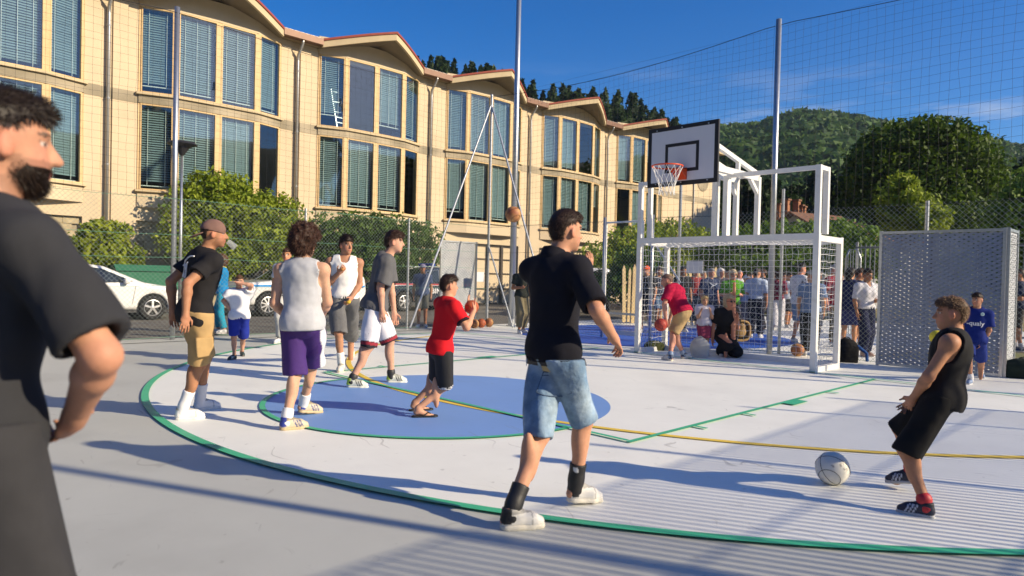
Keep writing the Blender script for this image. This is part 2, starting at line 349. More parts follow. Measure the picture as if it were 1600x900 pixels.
tp = [(-xs, 2.0)]+[(-xs, ys)]+arc((0, Y3), R3, -180-a3, a3, 97)[1:-1]+[(xs, ys), (xs, 2.0)]
sheet('white_zone', tp+[(xs, 15.9), (-8.2, 15.9), (-8.2, 0.9), (-xs, .9)], .004, M_WHITE, court)
tl = [(-xs, 0), (-xs, -1.0), (-xs, -2)]+[(-xs, ys)]+arc((0, Y3), R3, -180-a3, a3, 129)[1:-1]+[(xs, ys), (xs, -2), (xs, -1), (xs, 0)]
FT = -5.81; LN = 2.465
sheet('free_throw_circle', arc((0, FT), 1.80, 0, 360, 97)[:-1], .008, M_BLUE, court)
band('goal_area_line', arc((0.02, .48), 6.36, 188, 352, 97), .075, .012, M_YELL, court)
band('three_point_line', tl, .07, .016, M_GREEN, court)
band('free_throw_arc', arc((0, FT), 1.80, -180, 0, 65), .055, .016, M_GREEN, court)
for s in (-1, 1):
    band('lane_line', [(s*LN, 0), (s*LN, -2.9), (s*LN, FT-.025)], .05, .018, M_GREEN, court)
    for yy in (-1.75, -3.92, -4.86): band('lane_mark', [(s*(LN+.025), yy), (s*(LN+.08), yy), (s*(LN+.15), yy)], .05, .018, M_GREEN, court)
    band('lane_block', [(s*(LN+.025), -2.83), (s*(LN+.08), -2.83), (s*(LN+.15), -2.83)], .36, .018, M_GREEN, court)
band('free_throw_line', [(-LN+.025, FT), (0, FT), (LN-.025, FT)], .05, .020, M_GREEN, court)
band('end_line', [(-6.7, -.02), (0, -.02), (7.5, -.02)], .05, .022, M_GREEN, court)
sheet('far_court_circle', arc((-3.8, 3.75), 3.25, 0, 360, 81)[:-1], .008, M_DBLUE, court)
band('drain_slot', [(-7.62, -24), (-7.62, -6), (-7.62, .8)], .05, .006, M_BLACK, court)
sheet('gravel_patch', [(1.3, 3.6), (4.2, 3.4), (7, 4.6), (9, 7), (8, 10), (3.0, 8.2), (1.6, 6)], .010, M_EARTH, court)
# ------------------------------------------------------------------ fences
def chain(path_fn, L, H, z0=.03, pitch=.085, r=.0021):
    """straight diagonal wires of both families; path_fn(s) -> xy"""
    W = []
    for k in range(int(-H/pitch), int(L/pitch)+1):
        s0 = k*pitch; a, b = max(0, s0), min(L, s0+H)
        if b-a > .02:
            W.append([(*path_fn(a, .003), z0+a-s0), (*path_fn(b, .003), z0+b-s0)])
            W.append([(*path_fn(a, -.003), z0+H-(a-s0)), (*path_fn(b, -.003), z0+H-(b-s0))])
    return wires(W, r, 3)
M_CHAIN = mat('zinc_chain_link', (.30, .34, .31), .5, .6)
M_GWIRE = mat('green_tension_wire', (.06, .24, .15), .5)
M_NET = mat('black_safety_net', (.02, .02, .025), .8)
HF, HP = 2.66, 6.22
def post(mb, x, y, h, r=.03, z=0.0):
    return mb.tube([(x, y, z), (x, y, z+h)], r, 10)
def net(y0, y1, fn, z0, z1, pitch=.138):
    W = []; r_ = np.random.default_rng(3)
    for s in np.arange(y0, y1, pitch):
        zz = np.linspace(z0, z1(s), 9); j = r_.normal(0, .010, 9); W.append([(*fn(s+j[i]), zz[i]) for i in range(9)])
    zt = max(z1(s) for s in np.linspace(y0, y1, 40))
    for z in np.arange(z0, zt, pitch):
        ss = np.arange(y0, y1+.2, .55); pts = [(*fn(s), z+.03*math.sin(s*1.3+z*2)+r_.normal(0, .006)) for s in ss if z < z1(s)]
        if len(pts) > 1: W.append(pts)
    return wires(W, .0017, 3)
def rope(y0, y1, fn, z1): return wires([[(*fn(s), z1(s)) for s in np.linspace(y0, y1, 30)]], .006, 4)
# left side fence (x = -8)
sf = empty('chain_link_fence', (-8, -6, 0), 'chain link fence with tall net posts between the court and the parked cars', 'fence')
fnL = lambda s, o=0: (-8.0+o, s)
V, F = chain(lambda s, o: (-8.0+o, -16+s), 18.1, HF); mobj('chain_link_mesh', V, F, M_CHAIN, sf, kind='stuff')
for z in (.05, 1.02, 1.55, 1.98, HF): V, F = wires([[(-8.0, y, z+.012*math.sin(y*2)) for y in np.linspace(-16, 2.1, 30)]], .0035, 4); mobj('tension_wire', V, F, M_GWIRE, sf)
for y in (-14.0, -11.3, -8.6, -3.2, -.47): post(MB(), -8.03, y, 2.72, .028).build('fence_post', M_GALV, sf)
for y in (-13.5, -5.88): post(MB(), -8.06, y, HP+.06, .05).build('net_post', M_GALV, sf, smooth=True)
sagL = lambda s: 6.18-.17*math.sin(math.pi*((s+5.88) % 8.03)/8.03)
V, F = net(-15.0, 2.1, lambda s: (-8.02, s), HF, sagL); mobj('safety_net', V, F, M_NET, sf, kind='stuff')
V, F = rope(-15.0, 2.1, lambda s: (-8.02, s), sagL); mobj('net_rope', V, F, M_NET, sf)
MB().tube([(-8, 2.12, 5.93), (-8, -.40, 0.02)], .026, 8).build('brace', M_GALV, sf)
post(MB(), -8, 2.15, 6.25, .036).build('corner_post', M_GALV, sf)
for z in (5.93, 2.15, .4): MB().lathe([(.036, -.03), (.047, -.03), (.047, .03), (.036, .03)], (-8, 2.15, z), 12).build('clamp', M_GALV, sf)
# end fence (y = 2.1)
ef = empty('chain_link_fence', (0, 2.1, 0), 'chain link fence behind the goal with a high black safety net', 'fence')
segs = [(-8.0, -3.98), (-2.88, 8.0)]
for a, b in segs: V, F = chain(lambda s, o: (a+s, 2.1+o), b-a, HF); mobj('chain_link_mesh', V, F, M_CHAIN, ef, kind='stuff')
for z in (.05, 1.98, HF):
    for a, b in segs: V, F = wires([[(x, 2.1, z+.012*math.sin(x*2)) for x in np.linspace(a, b, 20)]], .0035, 4); mobj('tension_wire', V, F, M_BLACK if z > 1.5 else M_GWIRE, ef)
for x in (-5.4, 2.5, 5.2): post(MB(), x, 2.13, 2.72, .03).build('fence_post', M_GALV, ef)
for x in (-4.02, -2.72): post(MB(), x, 2.1, 2.75, .035).build('gate_post', M_GALV, ef, smooth=True)
for x in (-.04, 7.96): post(MB(), x, 2.08, 6.26, .052).build('net_post', M_GALV, ef, smooth=True)
post(MB(), .09, 2.2, 3.1, .028).build('fence_post', M_GALV, ef)
post(MB(), -2.36, 2.6, 4.2, .034).build('fence_post', M_GALV, ef)
MB().tube([(-7.98, 2.15, 5.93), (-5.55, 2.15, .02)], .026, 8).build('brace', M_GALV, ef)
MB().tube([(-7.98, 2.15, 2.15), (-6.98, 2.15, .02)], .022, 8).build('brace', M_GALV, ef)
MB().tube([(-2.72, 2.1, 2.2), (-2.0, 2.1, 1.3)], .022, 8).build('brace', M_GALV, ef)
def sagE(s):
    L = 7.96 if s < -.04 else 8.0; t = ((s+8.0)/L) if s < -.04 else (s+.04)/L
    return 6.17-(.22 if s < -.04 else .14)*math.sin(math.pi*min(1, max(0, t)))
V, F = net(-8.0, 7.95, lambda s: (s, 2.09), HF, sagE); mobj('safety_net', V, F, M_NET, ef, kind='stuff')
V, F = rope(-8.0, 7.95, lambda s: (s, 2.09), sagE); mobj('net_rope', V, F, M_NET, ef)
# gate leaf in the end fence
gl = empty('wire_gate', (-3.4, 2.1, 0), 'steel framed chain link gate behind the left goal post', 'gate')
mb = MB(); x0, x1 = -3.93, -2.93
mb.tube([(x0, 2.05, .12), (x0, 2.05, 2.62)], .025, 8).tube([(x1, 2.05, .12), (x1, 2.05, 2.62)], .025, 8).tube([(x0, 2.05, 2.62), (x1, 2.05, 2.62)], .022, 8)
mb.build('gate_frame', M_WPOW, gl); MB().box((x0+.03, 2.03, .10), (x1-.03, 2.06, .20)).build('bottom_rail', M_WPOW, gl)
MB().box((x0+.03, 2.04, .55), (x1-.03, 2.06, .60)).build('middle_rail', M_GALV, gl)
V, F = chain(lambda s, o: (x0+.03+s, 2.045+o), .94, 2.4, .18); mobj('chain_link_mesh', V, F, M_CHAIN, gl, kind='stuff')
MB().box((x1-.09, 1.99, 1.02), (x1-.04, 2.1, 1.2)).build('lock', M_BLACK, gl)
# floodlight mast at the corner
fm = empty('floodlight_mast', (-7.62, 2.72, 0), 'tall grey steel floodlight mast standing behind the left fence corner', 'mast')
MB().tube([(-7.62, 2.72, 0), (-7.62, 2.72, 5), (-7.62, 2.72, 11)], [.095, .08, .06], 14).build('pole', M_GALV, fm, smooth=True)
MB().lathe([(.15, 0), (.15, .02), (.1, .03), (.095, .2)], (-7.62, 2.72, 0), 14).build('base_collar', M_GALV, fm)
MB().box((-7.55, 2.66, .95), (-7.5, 2.78, 1.2)).build('access_hatch', M_GALV, fm)
MB().beam((-8.4, 2.72, 10.9), (-6.84, 2.72, 10.9), .07, .07).build('cross_arm', M_GALV, fm)
for x in (-8.2, -7.04): MB().box((x-.2, 2.5, 10.5), (x+.2, 2.64, 10.85)).build('lamp_head', M_GALV, fm)
# bar railing on the sunny side, just right of the view: it throws the striped shadow
rl = empty('bar_railing', (8.0, -5, 0), 'galvanised bar railing along the sunny side of the court', 'fence')
mb = MB()
for y in np.arange(-13.2, .4, .078): mb.box((7.99, y, .05), (8.012, y+.019, 2.55))
mb.build('bars', M_GALV, rl, kind='stuff')
for z in np.arange(.42, 2.6, .53): MB().box((7.97, -13.2, z-.004), (7.985, .4, z+.004)).build('rail', M_GALV, rl)
for y, h, r in ((-13.4, 3.0, .03), (-10.9, 3.0, .03), (-8.35, 3.0, .03), (-5.75, 6.2, .05), (-3.35, 3.0, .03), (-.75, 3.0, .025), (.45, 2.8, .03)): post(MB(), 8.06, y, h, r).build('railing_post', M_GALV, rl)
# ------------------------------------------------------------------ expanded metal screens
M_EXPM = mat('galvanised_expanded_metal', (.34, .36, .39), .5, .3, var=.12, vscale=6)
def exp_panel(parent, o, ux, wd, ht, z0=.04):
    """panel of stretched diamonds: zigzag strips, each tilted out of the plane"""
    o = np.array([*o, 0.]); ux = np.array([*nrm(np.array(ux)), 0.]); nn = np.array([ux[1], -ux[0], 0.])
    px, pz = .062, .034; nx = int(wd/px); nz = int(ht/pz); Vs = []; Fs = []; c = 0
    t = np.arange(nx+1)*px
    for j in range(nz):
        zz = z0+j*pz+((np.arange(nx+1)+j) % 2)*pz*.86
        for i in range(nx):
            a = o+ux*t[i]; b = o+ux*t[i+1]; u = np.array([0, 0, 1.])
            th = .0225
            Vs += [a+u*(zz[i]-th)+nn*.009, b+u*(zz[i+1]-th)+nn*.009, b+u*(zz[i+1]+th)-nn*.009, a+u*(zz[i]+th)-nn*.009]; Fs.append([c, c+1, c+2, c+3]); c += 4
    mobj('expanded_metal_sheet', Vs, np.array(Fs), M_EXPM, parent, kind='stuff')
    e = o+ux*wd
    for q in (o, e): MB().box(q+np.array([-.022, -.022, 0]), q+np.array([.022, .022, ht+z0+.03])).build('frame_upright', M_GALV, parent)
    for z in (z0, ht+z0): MB().beam(o+ux*.022+np.array([0, 0, z]), e-ux*.022+np.array([0, 0, z]), .04, .04).build('frame_rail', M_GALV, parent)
s1 = empty('mesh_screen', (2.7, 1.97, 0), 'tall screen of galvanised expanded metal right of the goal', 'screen')
exp_panel(s1, (1.88, 1.96), (1, 0), 1.70, 2.17); exp_panel(s1, (3.62, 2.0), (0, 1), .62, 2.17)
MB().box((2.66, 1.99, .02), (2.72, 2.03, 2.2)).build('stiffener', M_GALV, s1)
s2 = empty('mesh_screen', (-8.35, 1.4, 0), 'sunlit white expanded metal screen behind the left fence corner', 'screen')
exp_panel(s2, (-8.32, .78), (0, 1), 1.22, 2.2)
# ------------------------------------------------------------------ goal with basket frame
M_GNET = mat('white_goal_net', (.82, .82, .80), .8)
go = empty('football_goal', (0, .5, 0), 'white square tube football goal with basketball frame on top', 'goal')
GX, GD, GH, T = 1.592, .98, 2.10, .085
for s, n_ in ((-1, 0), (1, 0)):
    MB().box((s*GX-T/2, 0, 0), (s*GX+T/2, T, 2.10)).build('front_post', M_WPOW, go)
    MB().box((s*GX-T/2+.003, GD-T, 0), (s*GX+T/2-.003, GD, GH-.02)).build('rear_post', M_WPOW, go)
    MB().box((s*GX-T/2+.002, T, .0), (s*GX+T/2-.002, GD-T, .085)).build('side_base', M_WPOW, go)
    MB().box((s*GX-T/2+.002, T, GH-.12), (s*GX+T/2-.002, GD-T, GH-.03)).build('side_rail', M_WPOW, go)
    for y in (.0, .30): MB().box((s*GX-.04, y+.002, GH), (s*GX+.04, y+.072, 3.12)).build('upright', M_WPOW, go)
    MB().box((s*GX-.037, .074, 3.05), (s*GX+.037, .30, 3.118)).build('upright_tie', M_WPOW, go)
    MB().box((s*(GX-.04), .004, 3.12-.07), (s*.12, .07, 3.115)).build('top_bar', M_WPOW, go)
    MB().box((s*.2-.04, GD-.08, 2.08), (s*.2+.04, GD, 3.16)).build('rear_column', M_WPOW, go)
    MB().beam((s*.2, GD-.04, 2.86), (s*.2, GD-.34, 3.10), .06, .06).build('knee_brace', M_WPOW, go)
    MB().beam((s*.2, GD-.09, 3.14), (s*.2, -1.12, 3.14), .07, .10).build('arm', M_WPOW, go)
    MB().beam((s*.2, GD-.03, 3.20), (s*.2, -1.12, 3.62), .065, .07).build('diagonal', M_WPOW, go)
    MB().box((s*.2-.03, .18, 3.19), (s*.2+.03, .24, 3.36)).build('strut', M_WPOW, go)
    MB().box((s*.10-.05, .01, 2.10), (s*.10+.03, .13, 3.09)).build('front_column', M_WPOW, go)
MB().box((-GX+T/2, .001, GH-.10), (GX-T/2, T-.001, GH-.002)).build('crossbar', M_WPOW, go)
MB().box((-GX+T/2, GD-T+.002, .0), (GX-T/2, GD-.002, .09)).build('rear_base', M_WPOW, go)
MB().box((-GX+T/2, GD-T+.002, GH-.11), (GX-T/2, GD-.002, GH-.025)).build('rear_rail', M_WPOW, go)
MB().box((-.22, GD-.075, 3.161), (.22, GD-.01, 3.22)).build('rear_tie', M_WPOW, go)
W = []; r_ = np.random.default_rng(5); c = .105
def grid(fu, nu, nv, jit):
    pts = np.array([[fu(i/nu, j/nv) for j in range(nv+1)] for i in range(nu+1)])+r_.normal(0, jit, (nu+1, nv+1, 3))
    for i in range(nu+1): W.append(pts[i])
    for j in range(nv+1): W.append(pts[:, j])
xb = GX-.05
grid(lambda u, v: (-xb+2*xb*u, GD-.03-.05*math.sin(u*math.pi)*math.sin(v*math.pi)+.10*math.sin(math.pi*v)*math.sin(u*math.pi), .08+1.95*v), 30, 19, .007)
for s in (-1, 1): grid(lambda u, v: (s*(xb+.02)-s*.05*math.sin(u*math.pi)*math.sin(v*math.pi), .07+(GD-.12)*u, .07+1.92*v), 9, 19, .008)
grid(lambda u, v: (-xb+2*xb*u, .08+(GD-.14)*v, 2.01-.06*math.sin(v*math.pi)*(.7+.3*math.sin(u*9))), 30, 9, .008)
V, F = wires(W, .0032, 4); mobj('goal_net', V, F, M_GNET, go, kind='stuff')
# backboard, ring and net
YB, ZB = -1.195, 2.82
bb = empty('basketball_backboard', (0, YB+.02, ZB), 'white backboard with black edge and orange ring above the goal', 'backboard')
M_BOARD = mat('painted_board', (.70, .71, .74), .30, var=.03, vscale=3)
MB().box((-.6, YB, ZB), (.6, YB+.03, ZB+.9)).build('board', M_BOARD, bb)
e = .003
def fr(nm, x0, z0, x1, z1, wd):
    for a, b in (((x0, z0), (x1, z0+wd)), ((x0, z1-wd), (x1, z1)), ((x0, z0+wd), (x0+wd, z1-wd)), ((x1-wd, z0+wd), (x1, z1-wd))): MB().box((a[0], YB-e, a[1]), (b[0], YB+.0005, b[1])).build(nm, M_BLACK, bb)
fr('border_stripe', -.6, ZB, .6, ZB+.9, .05); fr('target_stripe', -.295, ZB+.19, .295, ZB+.64, .05)
for a, b in (((-.612, ZB-.012), (.612, ZB)), ((-.612, ZB+.9), (.612, ZB+.912)), ((-.612, ZB), (-.6, ZB+.9)), ((.6, ZB), (.612, ZB+.9))): MB().box((a[0], YB-.004, a[1]), (b[0], YB+.035, b[1])).build('edge_trim', M_BLACK, bb)
for x, z in ((-.45, .03), (.0, .03), (.45, .03), (-.45, .87), (0, .87), (.45, .87)): MB().lathe([(.012, 0), (.012, .012), (.004, .014)], (x, YB-.016, ZB+z), 8, [(1, 0, 0), (0, 0, 1), (0, 1, 0)]).build('bolt', M_GALV, bb)
M_ORANGE = mat('orange_ring_paint', (.75, .09, .02), .35)
RZ, RR = 3.045, .228; rc = np.array([0, YB-.16-RR, RZ])
MB().box((-.10, YB-.014, RZ-.16), (.10, YB-.003, RZ+.02)).build('ring_plate', M_ORANGE, bb)
MB().prism([(-.10, YB-.015, RZ-.015), (.10, YB-.015, RZ-.015), (.09, YB-.19, RZ-.015), (-.09, YB-.19, RZ-.015)], (0, 0, .008)).build('ring_bracket', M_ORANGE, bb)
for s in (-1, 1): MB().prism([(s*.09, YB-.015, RZ-.14), (s*.09, YB-.015, RZ-.02), (s*.09, YB-.18, RZ-.02)], (.006, 0, 0)).build('ring_rib', M_ORANGE, bb)
an = np.linspace(0, 2*math.pi, 41); ring = [(rc[0]+RR*math.cos(a), rc[1]+RR*math.sin(a), RZ) for a in an]
MB().tube(ring, .011, 8, cap=False).build('ring', M_ORANGE, bb, smooth=True)
W = []; ns = 12; lv = [(.225, 0), (.185, -.10), (.145, -.20), (.115, -.30), (.12, -.42)]
for k in range(ns):
    for sg in (-1, 1):
        W.append([(rc[0]+r0*math.cos(2*math.pi*(k+sg*.5*i)/ns), rc[1]+r0*math.sin(2*math.pi*(k+sg*.5*i)/ns), RZ-.01+z0) for i, (r0, z0) in enumerate(lv)])
V, F = wires(W, .0036, 4); mobj('basket_net', V, F, M_GNET, bb, kind='stuff')
# ================================================================== BUILDING
M_WALL = mat('cream_render', (.62, .50, .335), .9, var=.07, vscale=1.1, bump=.18, bscale=25, color2=(.53, .42, .28), cscale=.5, cmix=(.5, .8))
M_CONC = mat('weathered_concrete', (.44, .37, .26), .95, var=.22, vscale=2.0, bump=.35, bscale=20, color2=(.27, .23, .16), cscale=1.0)
M_FASC = mat('beige_fascia', (.56, .45, .28), .9, var=.12, vscale=1.5, bump=.2, bscale=18)
M_RED = mat('red_roof_cap', (.30, .06, .035), .7, var=.2, vscale=4, bump=.3, bscale=12)
M_TILE = mat('brown_roof', (.22, .13, .09), .85, var=.25, vscale=3, bump=.5, bscale=9)
M_SOFF = mat('grey_brown_soffit', (.24, .19, .13), .9, var=.15, vscale=2)
M_GUTT = mat('brown_gutter', (.17, .085, .05), .5, .2, var=.15, vscale=3)
M_PIPE = mat('grey_downpipe', (.45, .44, .42), .35, .7, var=.1, vscale=4)
M_TAN = mat('tan_window_timber', (.62, .43, .21), .6, var=.15, vscale=5)
M_GLASS = glassmat('window_glass', (.78, .88, .90), .09)
M_BLIND = mat('grey_blind_slats', (.27, .35, .35), .4, .1, var=.10, vscale=1.2)
M_CORD = mat('pale_blind_cord', (.78, .80, .72), .7)
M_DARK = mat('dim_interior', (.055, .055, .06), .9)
M_BLOCK = mat('tuff_block', (.42, .35, .22), .95, var=.25, vscale=5, bump=.5, bscale=30)
M_BROWN = mat('dark_brown_metal', (.045, .03, .022), .5)
M_METAL = mat('pale_roof_sheet', (.45, .44, .42), .5, .4, var=.1, vscale=2)
BX, BY0, BS = -19.0, -4.33, 6.425
bld = empty('office_building', (BX-5, 10, 0), 'long cream building with blinds in bay windows and wavy red edged roof', 'building')
ZL0, ZL1, ZU0, ZU1 = 3.92, 6.76, 7.10, 9.92
K0, K1 = -2, 5
rb = np.random.default_rng(11)
def bayp(k, off=0.0):
    y0, y1 = BY0+BS*k+.88, BY0+BS*k+5.77
    return [(BX+off, y0), (BX+.35+off, y0+1.05), (BX+.39+off, (y0+y1)/2), (BX+.35+off, y1-1.05), (BX+off, y1)]
def strip(nm, k, off0, off1, z0, z1, m, ext=0.0):
    a = bayp(k, off1); a[0] = (a[0][0], a[0][1]-ext); a[-1] = (a[-1][0], a[-1][1]+ext)
    b = [(BX-.3, a[-1][1]), (BX-.3, a[0][1])]
    return MB().prism([(x, y, z0) for x, y in a+b], (0, 0, z1-z0)).build(nm, m, bld)
def pane_window(k, i, z0, z1, mode):
    p = bayp(k); a = np.array([*p[i], 0.]); b = np.array([*p[i+1], 0.]); d = nrm(b-a); L = np.linalg.norm(b-a); nn = np.array([d[1], -d[0], 0.])
    if nn[0] < 0: nn = -nn
    u = np.array([0, 0, 1.]); ml = .075
    f = MB(); w0 = .055
    a2, b2 = a+d*ml, b-d*ml
    f.beam(a2+u*(z0+w0/2), b2+u*(z0+w0/2), .08, w0).beam(a2+u*(z1-w0/2), b2+u*(z1-w0/2), .08, w0)
    f.beam(a2+d*.02+u*(z0+w0), a2+d*.02+u*(z1-w0), .04, .08, nn).beam(b2-d*.02+u*(z0+w0), b2-d*.02+u*(z1-w0), .04, .08, nn)
    win = f.build('window', M_TAN, bld)
    q0, q1 = a2+d*.04, b2-d*.04
    mobj('pane', [q0+u*(z0+w0), q1+u*(z0+w0), q1+u*(z1-w0), q0+u*(z1-w0)], [[0, 1, 2, 3]], M_GLASS, win)
    if mode > 0:
        zt = z1-w0-.02; zb = z0+w0+(1-mode)*(z1-z0-.15)+.06; n = int((zt-zb)/.078); bk = -nn*.17
        V = []; F = []; tilt = rb.choice([.028, .034, .040])
        for j in range(n):
            z = zt-j*.078; c = len(V)
            V += [q0+bk+nn*.022+u*(z-tilt), q1+bk+nn*.022+u*(z-tilt), q1+bk-nn*.022+u*(z+tilt), q0+bk-nn*.022+u*(z+tilt)]; F.append([c, c+1, c+2, c+3])
        if n > 0:
            mobj('blind', V, np.array(F), M_BLIND, win, kind='stuff')
            cm = MB()
            for t in ((.2, .8) if L < 1.2 else (.17, .5, .83)):
                c0 = q0+(q1-q0)*t+bk+nn*.04; cm.beam(c0+u*zb, c0+u*zt, .022, .012)
            cm.beam(q0+bk+u*(zb-.03), q1+bk+u*(zb-.03), .05, .03); cm.build('blind_cord', M_CORD, win)
MODES = {}
for k in range(K0, K1):
    yk = BY0+BS*k; y0, y1 = yk+.88, yk+5.77
    # piers: two flush panels with a recessed strip where the pipe runs
    yp = yk-BS+5.77
    for a, b, x in ((yp, yk-.22, BX), (yk-.22, yk+.14, BX-.06), (yk+.14, y0, BX)):
        for z0, z1 in ((0, ZL1-.02), (ZL1-.02, ZU0), (ZU0, 10.3)):
            band_ = (z0 == ZL1-.02)
            MB().box((BX-.32, a, z0), (x+(.012 if band_ else 0), b, z1)).build('band' if band_ else 'wall', M_CONC if band_ else M_WALL, bld)
    strip('spandrel', k, 0, .05, 3.36, ZL0-.06, M_WALL)
    strip('sill', k, 0, .14, ZL0-.06, ZL0, M_FASC, .08)
    strip('band', k, 0, .06, ZL1+.0, ZU0-.07, M_CONC)
    strip('sill', k, 0, .14, ZU0-.07, ZU0, M_FASC, .08)
    strip('lintel', k, 0, .05, ZU1, 10.6, M_WALL)
    p = bayp(k)
    for i in range(5):
        x, y = p[i]
        for z0, z1 in ((ZL0, ZL1), (ZU0, ZU1)):
            yy0, yy1 = (y, y+.075) if i == 0 else (y-.075, y) if i == 4 else (y-.075, y+.075)
            MB().box((x-.10, yy0, z0), (x+.03, yy1, z1)).build('mullion', M_TAN, bld)
    for r_i, (z0, z1) in enumerate(((ZL0, ZL1), (ZU0, ZU1))):
        for i in range(4):
            mode = [1, .95, 1, .7, .6, .45, .88, 0][rb.choice(8, p=[.22, .2, .18, .1, .1, .08, .07, .05])]
            if k == 1: mode = [[.99, .97, .97, 0], [.84, 0, .86, .97]][r_i][i]
            if k == 0: mode = [[.97, .95, .97, 0], [.93, .95, .95, .97]][r_i][i]
            pane_window(k, i, z0, z1, mode)
    # ground floor behind the bay overhang
    MB().box((BX-.32, y0, 2.92), (BX+.0, y1, 3.36)).build('beam', M_WALL, bld)
    if k in (2, 3, 4):
        d = empty_child = MB().box((BX-.25, y0+.1, 0), (BX-.2, y1-.1, 2.92)).build('garage_door', M_WALL, bld)
        nv = 5; ww = (y1-y0-.2)/nv
        for i in range(nv+1): MB().box((BX-.2, y0+.1+i*ww-.07, 0), (BX-.10, y0+.1+i*ww+.07, 2.9)).build('door_stile', M_BROWN, d)
        for z in (.02, .75, 1.5, 2.2, 2.85): MB().box((BX-.2, y0+.18, z-.025), (BX-.13, y1-.18, z+.025)).build('door_rail', M_BROWN, d)
    else:
        bkw = MB().box((BX-.32, y0, 0), (BX-.21, y1, 2.92)).build('ground_floor_wall', M_CONC, bld)
        bm = mkmesh('block', *(lambda b: (np.vstack(b.V), b.F))(MB().box((0, 0, 0), (.08, .475, .205))), M_BLOCK)
        for r_ in range(5):
            for c_ in range(10):
                yy = y0+.04+c_*.485+(.24 if r_ % 2 else 0)
                if yy+.475 > y1 or (r_ > 1 and 2 <= c_ <= 8 and k in (-1, 0)): continue
                inst('block', bm, bkw, (BX-.21+rb.uniform(-.006, .006), yy, 2.69-r_*.217))
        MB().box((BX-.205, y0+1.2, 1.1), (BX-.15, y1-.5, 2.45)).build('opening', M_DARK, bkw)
        MB().box((BX-.16, y0+1.1, 2.45), (BX-.10, y1-.4, 2.50)).build('opening_lintel', M_FASC, bkw)
    # downpipe
    MB().tube([(BX+.45, yk, 10.18), (BX+.42, yk, 10.0), (BX+.06, yk-.0, 9.62), (BX+.05, yk, 9.4), (BX+.05, yk, 0.1)], .055, 10).build('downpipe', M_PIPE, bld, smooth=True)
    for z in (2.2, 4.6, 6.7, 9.0): MB().lathe([(.06, 0), (.068, 0), (.068, .05), (.06, .05)], (BX+.05, yk, z), 10).build('pipe_clip', M_PIPE, bld)
    # roof: wavy eave, its ridge over the bay
    ym = (y0+y1)/2; ya, yb = yk+.80, yk+BS-.80
    t = np.concatenate([np.linspace(0, 1, 9)]); prof = []
    for q in t: s = q**1.15; prof.append((ya+(ym-ya)*q, -18.5+1.25*(.8*q+.2*math.sin(q*math.pi/2)), 10.34+.63*(.85*q+.15*math.sin(q*math.pi/2))))
    prof += [(ym+(yb-ym)*q, -18.5+1.25*(.8*(1-q)+.2*math.sin((1-q)*math.pi/2)), 10.34+.63*(.85*(1-q)+.15*math.sin((1-q)*math.pi/2))) for q in t[1:]]
    n = len(prof)
    def ribbon(nm, m, offx0, z0, offx1, z1, back=None):
        A = [(x+offx0, y, z+z0) for y, x, z in prof]; Bq = [(x+offx1, y, z+z0) for y, x, z in prof] if back is None else [(back, y, z+z0) for y, x, z in prof]
        Cc = [(x, y, z+(z1-z0)) for x, y, z in A]; Dd = [(x, y, z+(z1-z0)) for x, y, z in Bq]
        V = A+Bq+Cc+Dd; F = []
        for i in range(n-1): F += [[i, i+1, 2*n+i+1, 2*n+i], [n+i+1, n+i, 3*n+i, 3*n+i+1], [i+1, i, n+i, n+i+1], [2*n+i, 2*n+i+1, 3*n+i+1, 3*n+i]]
        F += [[0, 2*n, 3*n, n], [n-1, 2*n-1, 4*n-1, 3*n-1]]
        return mobj(nm, V, F, m, bld)
    ribbon('fascia', M_FASC, 0, -.30, -.12, -.06); ribbon('roof_cap', M_RED, .05, -.055, -.18, .03)
    ribbon('soffit', M_SOFF, -.125, -.27, 0, -.16, back=BX-.3); ribbon('roof', M_TILE, -.19, -.155, 0, .0, back=-31)
    MB().box((-18.72, yk-.80, 10.12), (-18.46, yk+.80, 10.36)).build('gutter', M_GUTT, bld)
    MB().box((BX-.31, yk-.80, 10.10), (-18.725, yk+.80, 10.2)).build('soffit', M_SOFF, bld)
    mb = MB()
    for j in range(7): mb.box((-31, yk-.78+j*.222, 10.36), (-18.6, yk-.78+j*.222+.19, 10.42))
    mb.build('valley_roof_sheet', M_METAL, bld)
yE = BY0+BS*K1
MB().box((-31, yE-.66, 0), (BX, 33.9, ZL1-.02)).build('end_wall', M_WALL, bld)
MB().box((-31, yE-.66, ZL1-.02), (BX+.02, 33.92, ZU0)).build('band', M_CONC, bld)
MB().box((-31, yE-.66, ZU0), (BX, 33.9, 10.3)).build('end_wall', M_WALL, bld)
MB().box((-31, yE-.8, 10.3), (-18.5, 34.3, 10.55)).build('eave_slab', M_FASC, bld)
MB().tube([(BX+.05, 30.9, 0), (BX+.05, 30.9, 10.3)], .055, 8).build('downpipe', M_PIPE, bld)
MB().lathe([(.75, 0), (.75, .03), (.6, .05)], (BX+.0, 32.1, 8.3), 20, [(0, 1, 0), (0, 0, 1), (1, 0, 0)]).build('round_hatch', M_CONC, bld)
yS = BY0+BS*K0-BS+5.77
MB().box((-31.2, yS, 0), (-31, 33.9, 10.3)).build('back_wall', M_WALL, bld); MB().box((-31, yS-.2, 0), (BX-.3, yS, 10.3)).build('side_wall', M_WALL, bld)
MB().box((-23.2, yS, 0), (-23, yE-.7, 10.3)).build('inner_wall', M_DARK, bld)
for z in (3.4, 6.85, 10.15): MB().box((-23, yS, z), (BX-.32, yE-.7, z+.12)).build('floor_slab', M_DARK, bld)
lad = MB()
lo_, hi_ = np.array([-19.9, 4.42, 7.1]), np.array([-20.1, 4.15, 9.0])
for s in (-.0, .42): lad.beam(lo_+np.array([0, s, 0]), hi_+np.array([0, s*.7, 0]), .05, .03)
